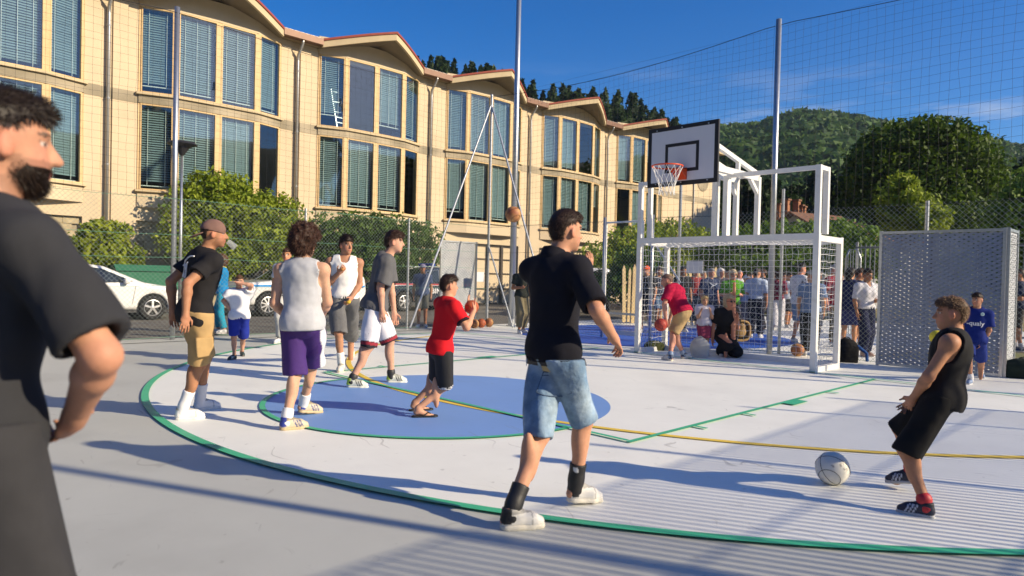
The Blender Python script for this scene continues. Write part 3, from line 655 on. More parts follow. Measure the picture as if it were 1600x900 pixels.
for q in np.linspace(.05, .95, 9): lad.beam(lo_+(hi_-lo_)*q, lo_+(hi_-lo_)*q+np.array([0, .42-.12*q, 0]), .03, .03)
lad.build('ladder', M_GALV, None, tuple(lo_), label='aluminium ladder leaning inside an upper window of the cream building', cat='ladder')
# ================================================================== PEOPLE
M_SKIN = mat('skin', attr=True, rough=.6, spec=.35, var=.12, vscale=28, bump=.18, bscale=110, bdist=.002, sss=.08)
M_HAIR = mat('hair', attr=True, rough=.55, var=.25, vscale=60, spec=.3)
M_SHOE = mat('shoe_leather', attr=True, rough=.55, var=.06, vscale=20, bump=.1, bscale=80)
TAN_, PALE_, RED_, DEEP_ = (.53, .255, .135), (.62, .35, .22), (.60, .27, .165), (.36, .17, .09)
def view_dir(a):
    """horizontal direction; 0 = away from the camera, 90 = to the right in the picture, 180 = toward it"""
    f = nrm([FW[0], FW[1], 0]); r = nrm([RT[0], RT[1], 0]); a = math.radians(a); return f*math.cos(a)+r*math.sin(a)
def reach(p, px, L, sign):
    """point on the pixel's ray at distance L from p (sign -1 nearer, +1 farther, 0 nearest approach)"""
    r = nrm(ray(*px)); q = p-CAMO; b = r@q; c = q@q-L*L; D = b*b-c
    if D <= 0 or sign == 0:
        t = CAMO+r*b; v = t-p; n = np.linalg.norm(v)
        return p+v*(L/n) if n > 1e-6 and sign != 0 else t
    return CAMO+r*(b+sign*math.sqrt(D))
def ik(a, c, l1, l2, pole):
    v = c-a; d = np.linalg.norm(v)
    if d > (l1+l2)*.985: f = d/((l1+l2)*.985); l1 *= f; l2 *= f
    u = v/d; x = (l1*l1-l2*l2+d*d)/(2*d); hgt = math.sqrt(max(0, l1*l1-x*x)); q = nrm(pole-(pole@u)*u); return a+u*x+q*hgt
class Pose: pass
def pose(S, d, pel, neck, head, fa, feet, ra=None, la=None, hfa=None, htilt=0.0, hip_fa=None, wide=1.0, nsign=0, ndep=0.0, headroll=0.0, sh_drop=.062):
    """joints from the picture. pel/neck/head pixels, d depth of the pelvis, feet: (right, left) = (x, y, toe angle, heel lift, lift)"""
    J = Pose(); J.S = S; J.w = wide
    J.P = P(*pel, d); J.N = P(*neck, d+ndep)
    J.up = nrm(J.N-J.P); J.f = view_dir(fa); J.fwd = nrm(J.f-(J.f@J.up)*J.up); J.r = np.cross(J.fwd, J.up)
    hf = view_dir(fa if hip_fa is None else hip_fa); J.hf = hf; hr = np.cross(hf, [0, 0, 1.]); J.hr = hr
    J.sh = [J.N+s*J.r*.178*S*wide-J.up*sh_drop*S for s in (1, -1)]
    J.hip = [J.P+s*hr*.09*S-np.array([0, 0, .02*S]) for s in (1, -1)]
    J.ank, J.kn, J.toe, J.fd = [], [], [], []
    for i, ft in enumerate(feet):
        x, y, ta, heel, lift = (list(ft)+[None, 0, 0])[:5] if len(ft) < 5 else ft
        gpt = G(x, y)+np.array([0, 0, lift]) if y is not None else None
        td = view_dir(fa if ta is None else ta); J.fd.append(td)
        a = gpt+np.array([0, 0, .085*S+heel]); J.ank.append(a)
        J.kn.append(ik(J.hip[i], a, .43*S, .41*S, hf+.25*td))
        J.toe.append(gpt+td*.17*S+np.array([0, 0, .03*S]))
    J.el, J.wr = [], []
    for i, arm in enumerate((ra, la)):
        s = (1, -1)[i]
        if arm is None:
            e = J.sh[i]+nrm(-J.up+s*J.r*.16-J.fwd*.06)*.28*S; w_ = e+nrm(-J.up+J.fwd*.28)*.25*S
        else:
            e = reach(J.sh[i], arm[0][:2], .285*S, arm[0][2]); w_ = reach(e, arm[1][:2], .25*S, arm[1][2])
        J.el.append(e); J.wr.append(w_)
    hd = view_dir(fa if hfa is None else hfa); J.H = P(*head, depth(J.N)+.035*S*float(hd@FW))
    J.hfw = nrm(hd+np.array([0, 0, htilt])); J.hup = nrm(np.array([0, 0, 1.])-J.hfw[2]*J.hfw+headroll*np.cross(hd, [0, 0, 1.])); J.hup = nrm(J.hup-(J.hup@J.hfw)*J.hfw); J.hri = np.cross(J.hfw, J.hup)
    J.hand = [None, None]; return J
def stand(S, x, yfoot, fa, hfa=None, arms=None, lean=0.0, yaw_feet=None, sit=0.0, wide=1.0, step=.09):
    """a standing figure whose feet touch the ground at pixel (x, yfoot)"""
    J = Pose(); J.S = S; J.w = wide; g0 = G(x, yfoot); f = view_dir(fa); r = np.cross(f, [0, 0, 1.]); z = np.array([0, 0, 1.])
    J.hf = f; J.hr = r; J.P = g0+z*(.93*S-sit)+0*f; J.up = nrm(z+f*lean); J.N = J.P+J.up*.50*S; J.f = f; J.fwd = nrm(f-(f@J.up)*J.up); J.r = r
    J.sh = [J.N+s*r*.178*S*wide-J.up*.060*S for s in (1, -1)]; J.hip = [J.P+s*r*.09*S-z*.02*S for s in (1, -1)]
    J.ank = [g0+s*r*step*S+f*(.06*s*S)+z*.085*S for s in (1, -1)]; J.kn = [ik(J.hip[i], J.ank[i], .43*S, .41*S, f) for i in (0, 1)]
    J.fd = [nrm(f+.25*r), nrm(f-.25*r)]; J.toe = [J.ank[i]+J.fd[i]*.17*S-z*.055*S for i in (0, 1)]
    J.el, J.wr = [], []
    for i, s in enumerate((1, -1)):
        m = (arms or 'dd')[i]
        if m == 'd': e = J.sh[i]+nrm(-J.up+s*r*.2-f*.1)*.28*S; w_ = e+nrm(-J.up+f*.3)*.25*S
        elif m == 'b': e = J.sh[i]+nrm(-J.up+s*r*.22-f*.12)*.28*S; w_ = e+nrm(f+.1*J.up-s*r*.5)*.25*S
        elif m == 'p': e = J.sh[i]+nrm(-J.up+s*r*.1+f*.35)*.28*S; w_ = e+nrm(f*.4+J.up-s*r*.35)*.25*S
        elif m == 'h': e = J.sh[i]+nrm(-J.up+s*r*.75-f*.2)*.28*S; w_ = e+nrm(-J.up*.5-s*r+f*.15)*.25*S
        elif m == 'u': e = J.sh[i]+nrm(f*.8+J.up*.1+s*r*.3)*.28*S; w_ = e+nrm(J.up+f*.2-s*r*.3)*.25*S
        else: e = J.sh[i]+nrm(-J.up*.9-f*.3+s*r*.2)*.28*S; w_ = e+nrm(-J.up*.6-f*.2-s*r*.6)*.25*S
        J.el.append(e); J.wr.append(w_)
    hd = view_dir(fa if hfa is None else hfa); J.H = J.N+nrm(J.up+.2*f)*.168*S; J.hfw = hd; J.hup = z; J.hri = np.cross(hd, z); J.hand = [None, None]
    return J
def R3_(r, f, u): return np.stack([r, f, u])
def torso_prims(J, inf=0.0, k=.05, belly=0.0):
    S, w_, u, f, r = J.S, J.w, J.up, J.fwd, J.r; hu = np.array([0, 0, 1.]); Rt = R3_(r, f, u); L = np.linalg.norm(J.N-J.P)
    hr = J.hr; Rp = R3_(hr, J.hf, hu)
    pr = [ell(J.P+hu*.01*S-J.hf*.012*S, Rp, np.array([.158*w_, .112+.3*belly, .125])*S+inf, k),
          ell(J.P+u*L*.33+f*(belly*.5)*S, Rt, np.array([.142*w_+belly*.6, .100+belly, .19])*S+inf, k),
          ell(J.P+u*L*.66+f*.012*S, Rt, np.array([.160*w_+belly*.2, .112+belly*.3, .185])*S+inf, k),
          ell(J.P+u*L*.84+f*.0*S, Rt, np.array([.165*w_, .098, .115])*S+inf, k)]
    for i in (0, 1):
        pr.append(cone(J.N-u*.015*S, J.sh[i]+u*.005*S, .058*S+inf*.7, .054*S+inf, .04))
    return pr
def limb_r(J): return dict(ua=.050*J.S*math.sqrt(J.w), el=.039*J.S, wr=.027*J.S, th=.084*J.S*math.sqrt(J.w), kn=.053*J.S, an=.036*J.S)
def hand_prims(J, i, curl=.5, spread=.12, fat=1.0):
    S = J.S; s = (1, -1)[i]; w0 = J.wr[i]; d = nrm(w0-J.el[i]); h = J.hand[i]
    if h is not None and 'dir' in h: d = nrm(h['dir'])
    pn = h['pn'] if h is not None and 'pn' in h else None
    if pn is None: pn = -s*J.r
    pn = nrm(pn-(pn@d)*d); sd = np.cross(d, pn)*s       # sd: toward the thumb side
    if h is not None and 'thumb' in h and sd@h['thumb'] < 0: sd = -sd
    if h is not None: curl = h.get('curl', curl); spread = h.get('spread', spread)
    k = .95*S; pr = [cone(w0, w0+d*.03*k, .027*k, .030*k, .015)]
    pc = w0+d*.055*k; pr.append(ell(pc, R3_(sd, d, pn), np.array([.040, .048, .017])*k*fat, .012))
    for j, (o, L, rr) in enumerate(((.030, .072, .0085), (.010, .080, .0088), (-.011, .075, .0085), (-.030, .060, .0075))):
        a = w0+d*.092*k+sd*o*k*1.05; c = curl*(1+.06*j); dd = nrm(d+sd*spread*(o/.03)*.5)
        p = a
        for q in range(3):
            ang = c*(q+.6)*.55; dr = nrm(dd*math.cos(ang)+pn*math.sin(ang)); L1 = L*k*(.42, .33, .25)[q]; n_ = p+dr*L1
            pr.append(cone(p, n_, rr*k*fat*(1.05-.07*q), rr*k*fat*(.98-.08*q), .004)); p = n_
    a = w0+d*.028*k+sd*.030*k+pn*.006*k; t1 = a+nrm(d*.75+sd*.75+pn*.25)*.042*k; t2 = t1+nrm(d*1.0+sd*.25+pn*(.2+.3*curl))*.034*k
    pr += [cone(a, t1, .013*k*fat, .0105*k*fat, .008), cone(t1, t2, .0105*k*fat, .0085*k*fat, .004)]
    return pr
def body_prims(J, face=True, belly=0.0, fem=False):
    S = J.S; q = limb_r(J); pr = torso_prims(J, 0, .05, belly)
    J.fem = fem
    if fem:
        for s in (1, -1): pr.append(ell(J.P+J.up*.33*S+J.fwd*.085*S+s*J.r*.072*S, R3_(J.r, J.fwd, J.up), np.array([.062, .055, .062])*S, .03))
    H, f, u, r = J.H, J.hfw, J.hup, J.hri; Rh = R3_(r, f, u); k = S*.97 if S > .9 else S*.97+.14*(1-S)
    J.hk = k
    pr += [cone(J.N-J.up*.03*S, H-u*.05*k-f*.018*k, .060*S, .054*S, .03),
           ell(H+u*.022*k-f*.008*k, Rh, np.array([.076, .096, .098])*k, .02), ell(H-u*.052*k+f*.030*k, Rh, np.array([.058, .066, .062])*k, .03),
           ell(H-u*.098*k+f*.066*k, Rh, np.array([.026, .022, .018])*k, .02)]
    if face:
        pr += [cone(H+u*.012*k+f*.090*k, H-u*.028*k+f*.112*k, .009*k, .0135*k, .012), ell(H-u*.030*k+f*.098*k, Rh, np.array([.0185, .014, .0095])*k, .006),
               cone(H+u*.030*k+f*.080*k+r*.036*k, H+u*.032*k+f*.084*k-r*.036*k, .012*k, .012*k, .014),
               ell(H-u*.058*k+f*.090*k, Rh, np.array([.024, .011, .0065])*k, .006), ell(H-u*.070*k+f*.087*k, Rh, np.array([.021, .011, .007])*k, .006)]
    for s in (1, -1): pr.append(ell(H-u*.010*k-f*.006*k+r*s*.078*k, R3_(nrm(r*s+f*.35), nrm(f-r*s*.35), u), np.array([.010, .020, .033])*k, .006))
    for i in (0, 1):
        sh, e, w_ = J.sh[i], J.el[i], J.wr[i]
        pr += [ell(sh, np.eye(3), np.array([.056, .056, .056])*S*math.sqrt(J.w), .04), cone(sh, e, q['ua'], q['el'], .03), cone(e, e+(w_-e)*.3, q['el'], q['el']*1.03, .02), cone(e+(w_-e)*.3, w_, q['el']*1.03, q['wr'], .02)]
        pr += hand_prims(J, i)
        hp, kn, an = J.hip[i], J.kn[i], J.ank[i]; bk = -nrm(J.hf)
        pr += [cone(hp, kn, q['th'], q['kn'], .04), cone(kn, an, q['kn']*.93, q['an'], .03), ell(kn+(an-kn)*.30+bk*.020*S, R3_(J.hr, -bk, nrm(kn-an)), np.array([.046, .044, .11])*S, .03)]
        t = J.toe[i]; fd = J.fd[i]; b = t-fd*.06*S
        pr += [cone(an, an-np.array([0, 0, .04*S])-fd*.025*S, q['an'], .032*S, .02), cone(an-np.array([0, 0, .03*S])+fd*.01*S, b, .036*S, .030*S, .02), cone(b, t+np.array([0, 0, -.008*S]), .030*S, .020*S, .02)]
    return pr
def skin_cols(J, V, tone, brow=(.05, .03, .02), beard=0.0, stubble=0.0, rosy=.0, glasses=False):
    k = J.hk; q = (V-J.H)@np.stack([J.hri, J.hfw, J.hup]).T/k; x, y, z = np.abs(q[:, 0]), q[:, 1], q[:, 2]
    C = np.tile(np.array(tone), (len(V), 1)); face = (y > .03) & (z > -.14) & (z < .14) & (np.abs(q[:, 0]) < .12)
    def mixc(m, c, a=1.0): C[m] = C[m]*(1-a)+np.array(c)*a
    mixc(face & (z > -.06) & (z < .0) & (x > .02) & (x < .06), (.62, .22, .16), .25)
    mixc((np.abs(y) < .05) & (x > .072) & (x < .11) & (np.abs(z+.01) < .045), (.62, .2, .13), .35)
    if beard or stubble:
        nz = np.sin(q@np.array([90, 40, 70]))*.006
        m = (z+nz < -.035) & (z > -.135) & (y > -.005+nz*2) & ~((z > -.078) & (z < -.052) & (x < .022) & (y > .08)); m &= (np.linalg.norm(q, axis=1) < .16)
        mixc(m, brow, beard or stubble)
        mixc(face & (np.abs(z+.046) < .006) & (x < .026), brow, beard or stubble)
    mixc(face & (z < -.052) & (z > -.076) & (x < .024) & (y > .082), (.45, .14, .11), .7)
    mixc(face & (np.abs(z+.064) < .002) & (x < .022) & (y > .08), (.12, .03, .03), .8)
    mixc(face & (np.abs(z-.030-(.036-x)*.08) < .006) & (x > .014) & (x < .054) & (y > .055), brow, .85)
    ex, ez = x-.033, z-.008; m = face & ((ex/.0125)**2+(ez/.0055)**2 < 1) & (y > .05); mixc(m, (.62, .58, .54)); mixc(m & (ex*ex+ez*ez < .0058**2), (.03, .018, .012)); mixc(face & (np.abs((ex/.017)**2+((ez-.002)/.009)**2-1.1) < .28) & (ez > 0) & (y > .05), (.08, .04, .03), .7)
    for i in (0, 1):
        m = np.linalg.norm(V-J.wr[i]-nrm(J.wr[i]-J.el[i])*.1*J.S, axis=1) < .10*J.S; mixc(m, (.62, .26, .17), .22)
        m = np.linalg.norm(V-J.el[i], axis=1) < .05*J.S; mixc(m, (.58, .22, .14), .15)
        m = np.linalg.norm(V-J.kn[i], axis=1) < .06*J.S; mixc(m, (.55, .2, .12), .12)
    return C
RES = 1.0
def garment(body, name, prims, h, m, post=None, label=None, colf=None, fold=.006, seed=1, smooth=True, foldf=22, stretch=(1, 1, .42)):
    if fold > 0:
        n1, n2 = wob(seed, foldf, stretch), wob(seed+9, foldf*2.1, stretch)
        p0 = post
        def post2(p, d):
            d = d+np.minimum(fold*(n1(p)*2.3+.8*n2(p)), .007); return p0(p, d) if p0 else d
    else: post2 = post
    V, F = sdf_mesh(prims, h*1.35, post2); c = colf(V) if colf else None
    return mobj(name, V, F, m, body, smooth=smooth, col=c, label=label)
def top_prims(J, inf, sleeve=.5, sr=.020, hem=-.08, belly=0.0, long_=False, flare=.02):
    """upper garment: torso inflated, sleeves as capped cones"""
    S = J.S; pr = torso_prims(J, inf, .05, belly); q = limb_r(J)
    if getattr(J, 'fem', False):
        for s in (1, -1): pr.append(ell(J.P+J.up*.33*S+J.fwd*.085*S+s*J.r*.072*S, R3_(J.r, J.fwd, J.up), np.array([.062, .055, .062])*S+inf*1.1, .04))
    pr.append(ell(J.P+J.up*(hem*.5+.02)*S, R3_(J.r, J.fwd, J.up), np.array([.155*J.w+flare, .112+flare+belly*.5, .14])*S+inf, .05))
    for i in (0, 1):
        pr.append(ell(J.sh[i], np.eye(3), np.full(3, .052*S*math.sqrt(J.w)+inf*.6), .05))
        if sleeve > 0:
            e = J.sh[i]+(J.el[i]-J.sh[i])*min(1, sleeve); r1 = q['ua']+inf*.7+sr*.15; r2 = q['ua']*(1-.2*sleeve)+inf+sr
            if sleeve <= 1: pr.append(ccone(J.sh[i], e, r1, r2, .035))
            else:
                pr.append(cone(J.sh[i], J.el[i], r1, q['el']+inf+sr*.5, .035)); pr.append(ccone(J.el[i], J.el[i]+(J.wr[i]-J.el[i])*min(1, sleeve-1), q['el']+inf+sr*.5, q['wr']+inf+sr*.4, .03))
    return pr
def top_post(J, hem, inf, sleeve, sr, neck_r=.062, tank=False, vneck=False, carve=True):
    S = J.S; q = limb_r(J); hp = J.P+J.up*hem*S; nb = J.N+J.up*.012*S
    def post(p, d):
        d = np.maximum(d, -((p-hp)@J.up))
        d = np.maximum(d, -sd_cone(p, J.N+J.up*.018*S+J.fwd*.012*S, J.N+J.up*.16*S+J.fwd*.06*S, neck_r*S, .09*S))
        if vneck: d = np.maximum(d, -sd_cone(p, J.N+J.up*.03*S+J.fwd*.07*S, J.N-J.up*.07*S+J.fwd*.16*S, .05*S, .015*S))
        if tank:
            d = np.maximum(d, -sd_cone(p, J.N+J.up*.06*S+J.fwd*.05*S, J.N-J.up*.02*S+J.fwd*.10*S, .072*S, .055*S))
            for i, s in ((0, 1), (1, -1)):
                d = np.maximum(d, -sd_cone(p, J.sh[i]+s*J.r*.055*S+J.up*.03*S, J.sh[i]+s*J.r*.045*S-J.up*.085*S, .105*S, .085*S))
        if carve:
            d = np.maximum(d, -np.maximum(sdf_all(_hemcarve, p), (p-hp)@J.up-.035))
            if 0 < sleeve <= 1:
                for i in (0, 1):
                    v = nrm(J.el[i]-J.sh[i]); e = J.sh[i]+(J.el[i]-J.sh[i])*sleeve; rr = q['ua']*(1-.2*sleeve)+inf+sr-.024
                    d = np.maximum(d, -np.maximum(sd_cone(p, e-v*.03, e+v*.05, rr, rr), -((p-e)@v)-.014))
        return d
    _hemcarve = [ell(J.P+J.up*(hem*.5+.02)*S, R3_(J.r, J.fwd, J.up), np.array([.155*J.w+.02, .112+.02, .16])*S+inf-.012, 0)]
    return post
def bottom(J, inf, end, loose, waist=.10, flare=.0, belly=0.0, skirt=False):
    """shorts / trousers: end = 0..1 thigh, 1..2 shin"""
    S = J.S; q = limb_r(J); z = np.array([0, 0, 1.]); Rp = R3_(J.hr, J.hf, z)
    pr = [ell(J.P+z*.02*S-J.hf*.012*S, Rp, np.array([.158*J.w, .114+.3*belly, .135])*S+inf, .04), ell(J.P+J.up*.10*S+J.fwd*belly*.3*S, R3_(J.r, J.fwd, J.up), np.array([.148*J.w+belly*.6, .104+belly, .12])*S+inf*.8, .04)]
    ends = []
    for i in (0, 1):
        hp, kn, an = J.hip[i], J.kn[i], J.ank[i]
        rt = q['th']+inf; rk = q['kn']+inf+loose
        if end <= 1.25:
            e = hp+(kn-hp)*min(end, 1)+(an-kn)*max(0, end-1); r_e = rt+(rk-rt)*min(1, end)+flare; pr.append(ccone(hp, e, rt+loose*.3, r_e, .03)); ends.append((e, nrm(e-hp), r_e))
        else:
            e = kn+(an-kn)*(end-1); r_e = q['kn']+(q['an']-q['kn'])*(end-1)+inf+loose*.9+flare
            v = nrm(an-kn); pr.append(cone(hp, kn, rt+loose*.3, rk, .03)); pr.append(ccone(kn, e, rk, r_e, .03)); ends.append((e, v, r_e))
    top = J.P+J.up*waist*S
    def post(p, d):
        d = np.maximum(d, (p-top)@J.up)
        for e, v, r_e in ends: d = np.maximum(d, -np.maximum(sd_cone(p, e-v*.04, e+v*.06, r_e-.022, r_e-.022), -((p-e)@v)-.02))
        return d
    return pr, post
def shoes(body, J, h, col=(.8, .8, .78), sole=(.78, .76, .70), sock=None, sock_h=.5, heel=None, stripe=None, lace=None, sock_logo=None):
    S = J.S; z = np.array([0, 0, 1.]); h = h*1.35
    for i in (0, 1):
        an, t, fd = J.ank[i], J.toe[i], J.fd[i]
        rise = an[2]-.085*S-(t[2]-.03*S); hl = an-z*.085*S-fd*.045*S; tp = t-z*.03*S+fd*.022*S    # heel and toe on the sole plane
        ax = nrm(tp-hl); sd = np.cross(ax, z); sd = nrm(sd); upv = np.cross(sd, ax); Rf = R3_(sd, ax, upv); L = np.linalg.norm(tp-hl)
        hc, bc, tc = hl+ax*.03*S, hl+ax*L*.66, tp-ax*.035*S
        pr = [cone(hc+upv*.045*S, bc+upv*.040*S, .036*S, .041*S, .02), cone(bc+upv*.038*S, tc+upv*.032*S, .041*S, .031*S, .02), cone(hc+upv*.05*S, an+upv*.018*S-fd*.004*S, .037*S, .043*S, .02), cone(an+fd*.012*S, bc+upv*.05*S, .038*S, .030*S, .02)]
        sb = hl+upv*.018*S
        def post(p, d, sb=sb, upv=upv, an=an): return np.maximum(np.maximum(d, -((p-sb)@upv)), (p-an)@upv-.028*S)
        def colf(V, hc=hc, ax=ax, upv=upv, sd=sd, L=L, an=an):
            C = np.tile(np.array(col), (len(V), 1)); a = (V-hc)@ax; u_ = (V-hc)@upv
            C[u_ > .088*S] = np.array(col)*.45; C[(np.abs(a-L*.62+.02*S) < .0035*S) & (u_ > .02*S)] = np.array(col)*.55
            if heel is not None: C[(a < .012*S) & (u_ > .035*S)] = heel
            if stripe is not None:
                for c in (.085, .110, .135): C[(np.abs(a-c*S-(u_-.05*S)*-.5) < .0055*S) & (u_ > .025*S) & (u_ < .085*S) & (np.abs((V-hc)@sd) > .018*S)] = stripe
            if lace is not None: C[(a > .09*S) & (a < .16*S) & (np.abs((V-hc)@sd) < .016*S) & (u_ > .06*S) & (np.sin(a/S*420) > 0)] = lace
            return C
        V, F = sdf_mesh(pr, h, post); sh = mobj('shoe', V, F, M_SHOE, body, smooth=True, col=colf(V))
        def spost(p, d, hl=hl, upv=upv): u_ = (p-hl)@upv; return np.maximum(d, np.abs(u_-.013*S)-.014*S)
        V, F = sdf_mesh([cone(hc+upv*.012*S, bc+upv*.012*S, .040*S, .046*S, .01), cone(bc+upv*.012*S, tc+upv*.012*S, .046*S, .036*S, .01)], h, spost)
        mobj('sole', V, F, M_SHOE, sh, smooth=True, col=np.tile(np.array(sole), (len(V), 1)))
        if sock is not None:
            kn = J.kn[i]; e = an+(kn-an)*sock_h; q = limb_r(J); rr = q['an']+(q['kn']*.93-q['an'])*sock_h
            bk = -nrm(J.hf); V, F = sdf_mesh([cone(an-upv*.02*S, an+(kn-an)*.12, q['an']+.010, q['an']+.009, .02), ccone(an+(kn-an)*.1, e, q['an']+.009, rr+.012, .02)], h)
            C = np.tile(np.array(sock), (len(V), 1)); z_ = ((V-an)@nrm(kn-an))/np.linalg.norm(kn-an)
            if sock_logo is not None:
                dd = (V-an)@J.hr*(1, -1)[i]; C[(np.abs(z_-sock_h*.80) < .030) & (np.abs((V-an)@nrm(ray(800, 450))+.03) < .05) & (np.abs((V-an)@RT) < .016*S)] = sock_logo
            mobj('sock', V, F, M_SHOE, body, smooth=True, col=C)
def hair(body, J, col, style='short', h=.006, n=900, seed=3, col2=None):
    k = J.hk; H, f, u, r = J.H, J.hfw, J.hup, J.hri; Rh = R3_(r, f, u); Rm = np.stack([r, f, u])
    top, side, amp, fr, Ls = dict(crop=(.013, .004, .0025, 110, .014), short=(.016, .006, .004, 90, .022), medium=(.026, .012, .006, 60, .035), curly=(.055, .045, .014, 75, .03), buzz=(.006, .003, .0015, 140, .006), bowl=(.020, .014, .004, 70, .03), long=(.020, .020, .006, 50, .05), bob=(.024, .024, .007, 50, .04))[style]
    pr = [ell(H+u*(.022+top*.35)*k-f*.008*k, Rh, np.array([.076+side, .096+side*1.1+.004, .098+top])*k, .02)]
    if style in ('medium', 'short', 'bowl', 'crop'): pr.append(ell(H+u*.080*k+f*.055*k, Rh, np.array([.058, .045, .030+top*.6])*k, .03))
    if style == 'curly': pr += [ell(H+u*.09*k+f*.05*k, Rh, np.array([.085, .07, .065])*k, .03), ell(H-u*.02*k-f*.07*k, Rh, np.array([.085, .055, .075])*k, .03)]
    if style == 'long': pr += [cone(H-f*.06*k, H-f*.075*k-u*.25*k, .075*k, .055*k, .03)]
    if style == 'bob': pr += [ell(H-u*.05*k-f*.045*k, Rh, np.array([.092, .065, .085])*k, .03)]
    n1, n2 = wob(seed, fr/k, n=7), wob(seed+5, fr*2.2/k, n=7)
    low = dict(crop=-.075, short=-.075, medium=-.085, curly=-.12, buzz=-.07, bowl=-.06, long=-.4, bob=-.16)[style]
    fl = dict(crop=.062, short=.062, medium=.060, curly=.055, buzz=.07, bowl=.060, long=.065, bob=.06)[style]
    def post(p, d):
        d = d+amp*(n1(p)+.7*n2(p))*1.6; q = (p-H)@Rm.T/k; x, y, z = np.abs(q[:, 0]), q[:, 1], q[:, 2]
        d = np.maximum(d, (low-z)*k)                                               # nape
        d = np.maximum(d, np.minimum(y-.015-.35*np.maximum(0, z-.03), (fl-z))*k*.8)      # face: nothing below the hairline
        if style not in ('curly', 'long', 'bob'):
            d = np.maximum(d, np.minimum(np.minimum(.055-np.sqrt((y+.004)**2+(z+.012)**2)+.0, .1), (x-.03))*k)      # around the ear
            d = np.maximum(d, np.minimum(-(z+.045), y+.055)*k)
        return d
    V, F = sdf_mesh(pr, h*1.3, post); n = int(n*.75)
    if len(V) == 0: return
    rs = np.random.default_rng(seed); C = np.array(col)*(1+.25*n2(V*3)[:, None]); C = np.clip(C, .002, 1)
    if n > 0:
        vn = np.zeros_like(V); a, b, c, d_ = (V[F[:, i]] for i in range(4)); fn = np.cross(c-a, d_-b)
        for i in range(4): np.add.at(vn, F[:, i], fn)
        vn /= np.maximum(1e-9, np.linalg.norm(vn, axis=1))[:, None]
        id_ = rs.choice(len(V), min(n, len(V)), replace=False); p = V[id_]; nn = vn[id_]; q = (p-H)@Rm.T/k
        flow = np.where((q[:, 2] > .07)[:, None], f*(1.0 if style in ('medium', 'bowl', 'short', 'crop') else .2), -u*1.0); flow = flow+rs.normal(0, .35 if style != 'curly' else 1.2, p.shape)+nn*(.55 if style != 'long' else .1)
        flow -= u*np.clip(.05-q[:, 2:3], 0, .1)*6; flow /= np.linalg.norm(flow, axis=1)[:, None]
        L = Ls*k*rs.uniform(.5, 1.2, (len(p), 1)); side_ = np.cross(flow, nn); side_ /= np.maximum(1e-9, np.linalg.norm(side_, axis=1))[:, None]
        wd = .0016*max(1, h/.006); m1 = p+flow*L*.5+nn*L*.12; m2 = p+flow*L-u*L*.12+(rs.normal(0, .3, p.shape)*L if style == 'curly' else 0)
        SV = np.stack([p-side_*wd-nn*.003, p+side_*wd-nn*.003, m1+side_*wd*.8, m1-side_*wd*.8, m2], 1).reshape(-1, 3); o = len(V); ii = np.arange(len(p))[:, None]*5+o
        tr = np.hstack([F[:, :3]]); T1 = F[:, [0, 1, 2]]; T2 = F[:, [0, 2, 3]]
        FF = np.vstack([T1, T2, ii+np.array([[0, 1, 2]]), ii+np.array([[0, 2, 3]]), ii+np.array([[3, 2, 4]])])
        sc = np.repeat(np.array(col if col2 is None else col2)[None]*rs.uniform(.6, 1.5, (len(p), 1)), 5, 0)
        V = np.vstack([V, SV]); C = np.vstack([C, np.clip(sc, .002, 1)]); F = FF
    return mobj('hair', V, F, M_HAIR, body, smooth=True, col=C)
def beard(body, J, col, h=.005, n=2500, seed=5):
    k = J.hk; H, f, u, r = J.H, J.hfw, J.hup, J.hri; Rh = R3_(r, f, u); Rm = np.stack([r, f, u]); n1 = wob(seed, 120/k, n=7)
    pr = [ell(H-u*.054*k+f*.029*k, Rh, np.array([.0615, .069, .0660])*k, .02), ell(H-u*.098*k+f*.066*k, Rh, np.array([.029, .0245, .0225])*k, .02)]
    def post(p, d):
        d = d+.003*n1(p); q = (p-H)@Rm.T/k; x, y, z = np.abs(q[:, 0]), q[:, 1], q[:, 2]
        lim = -.048+.75*np.clip(.045-y, 0, .06)-.2*np.clip(.02-x, 0, .02)
        d = np.maximum(d, (z-lim)*k); d = np.maximum(d, (.002-y)*k)
        return np.maximum(d, -np.maximum(np.abs(z+.066)-.010, np.maximum(x-.022, .08-y))*k)
    V, F = sdf_mesh(pr, h, post); rs = np.random.default_rng(seed); C = np.clip(np.array(col)*(1+.3*n1(V*3)[:, None]), .002, 1)
    id_ = rs.choice(len(V), min(n, len(V)), replace=False); p = V[id_]; nn = p-(H-u*.04*k); nn /= np.linalg.norm(nn, axis=1)[:, None]
    fl = nn-u*.9+rs.normal(0, .3, p.shape); fl /= np.linalg.norm(fl, axis=1)[:, None]; L = .016*k*rs.uniform(.4, 1.2, (len(p), 1)); sd = np.cross(fl, nn+.1*f); sd /= np.maximum(1e-9, np.linalg.norm(sd, axis=1))[:, None]
    SV = np.stack([p-sd*.0014, p+sd*.0014, p+fl*L], 1).reshape(-1, 3); ii = np.arange(len(p))[:, None]*3+len(V)
    FF = np.vstack([F[:, [0, 1, 2]], F[:, [0, 2, 3]], ii+np.array([[0, 1, 2]])]); sc = np.repeat(np.array(col)[None]*rs.uniform(.6, 1.6, (len(p), 1)), 3, 0)
    return mobj('beard', np.vstack([V, SV]), FF, M_HAIR, body, smooth=True, col=np.vstack([C, sc]))
def person(J, label, tone=TAN_, h=.008, group=None, **kw):
    hk = {k: kw.pop(k) for k in ('face', 'belly', 'fem') if k in kw}
    V, F = sdf_mesh(body_prims(J, **hk), h*1.28); base = np.array([J.P[0], J.P[1], min(J.toe[0][2], J.toe[1][2])-.03*J.S])
    return mobj('person', V, F, M_SKIN, None, tuple(base), True, skin_cols(J, V, tone, **kw), label=label, cat='person', group=group)
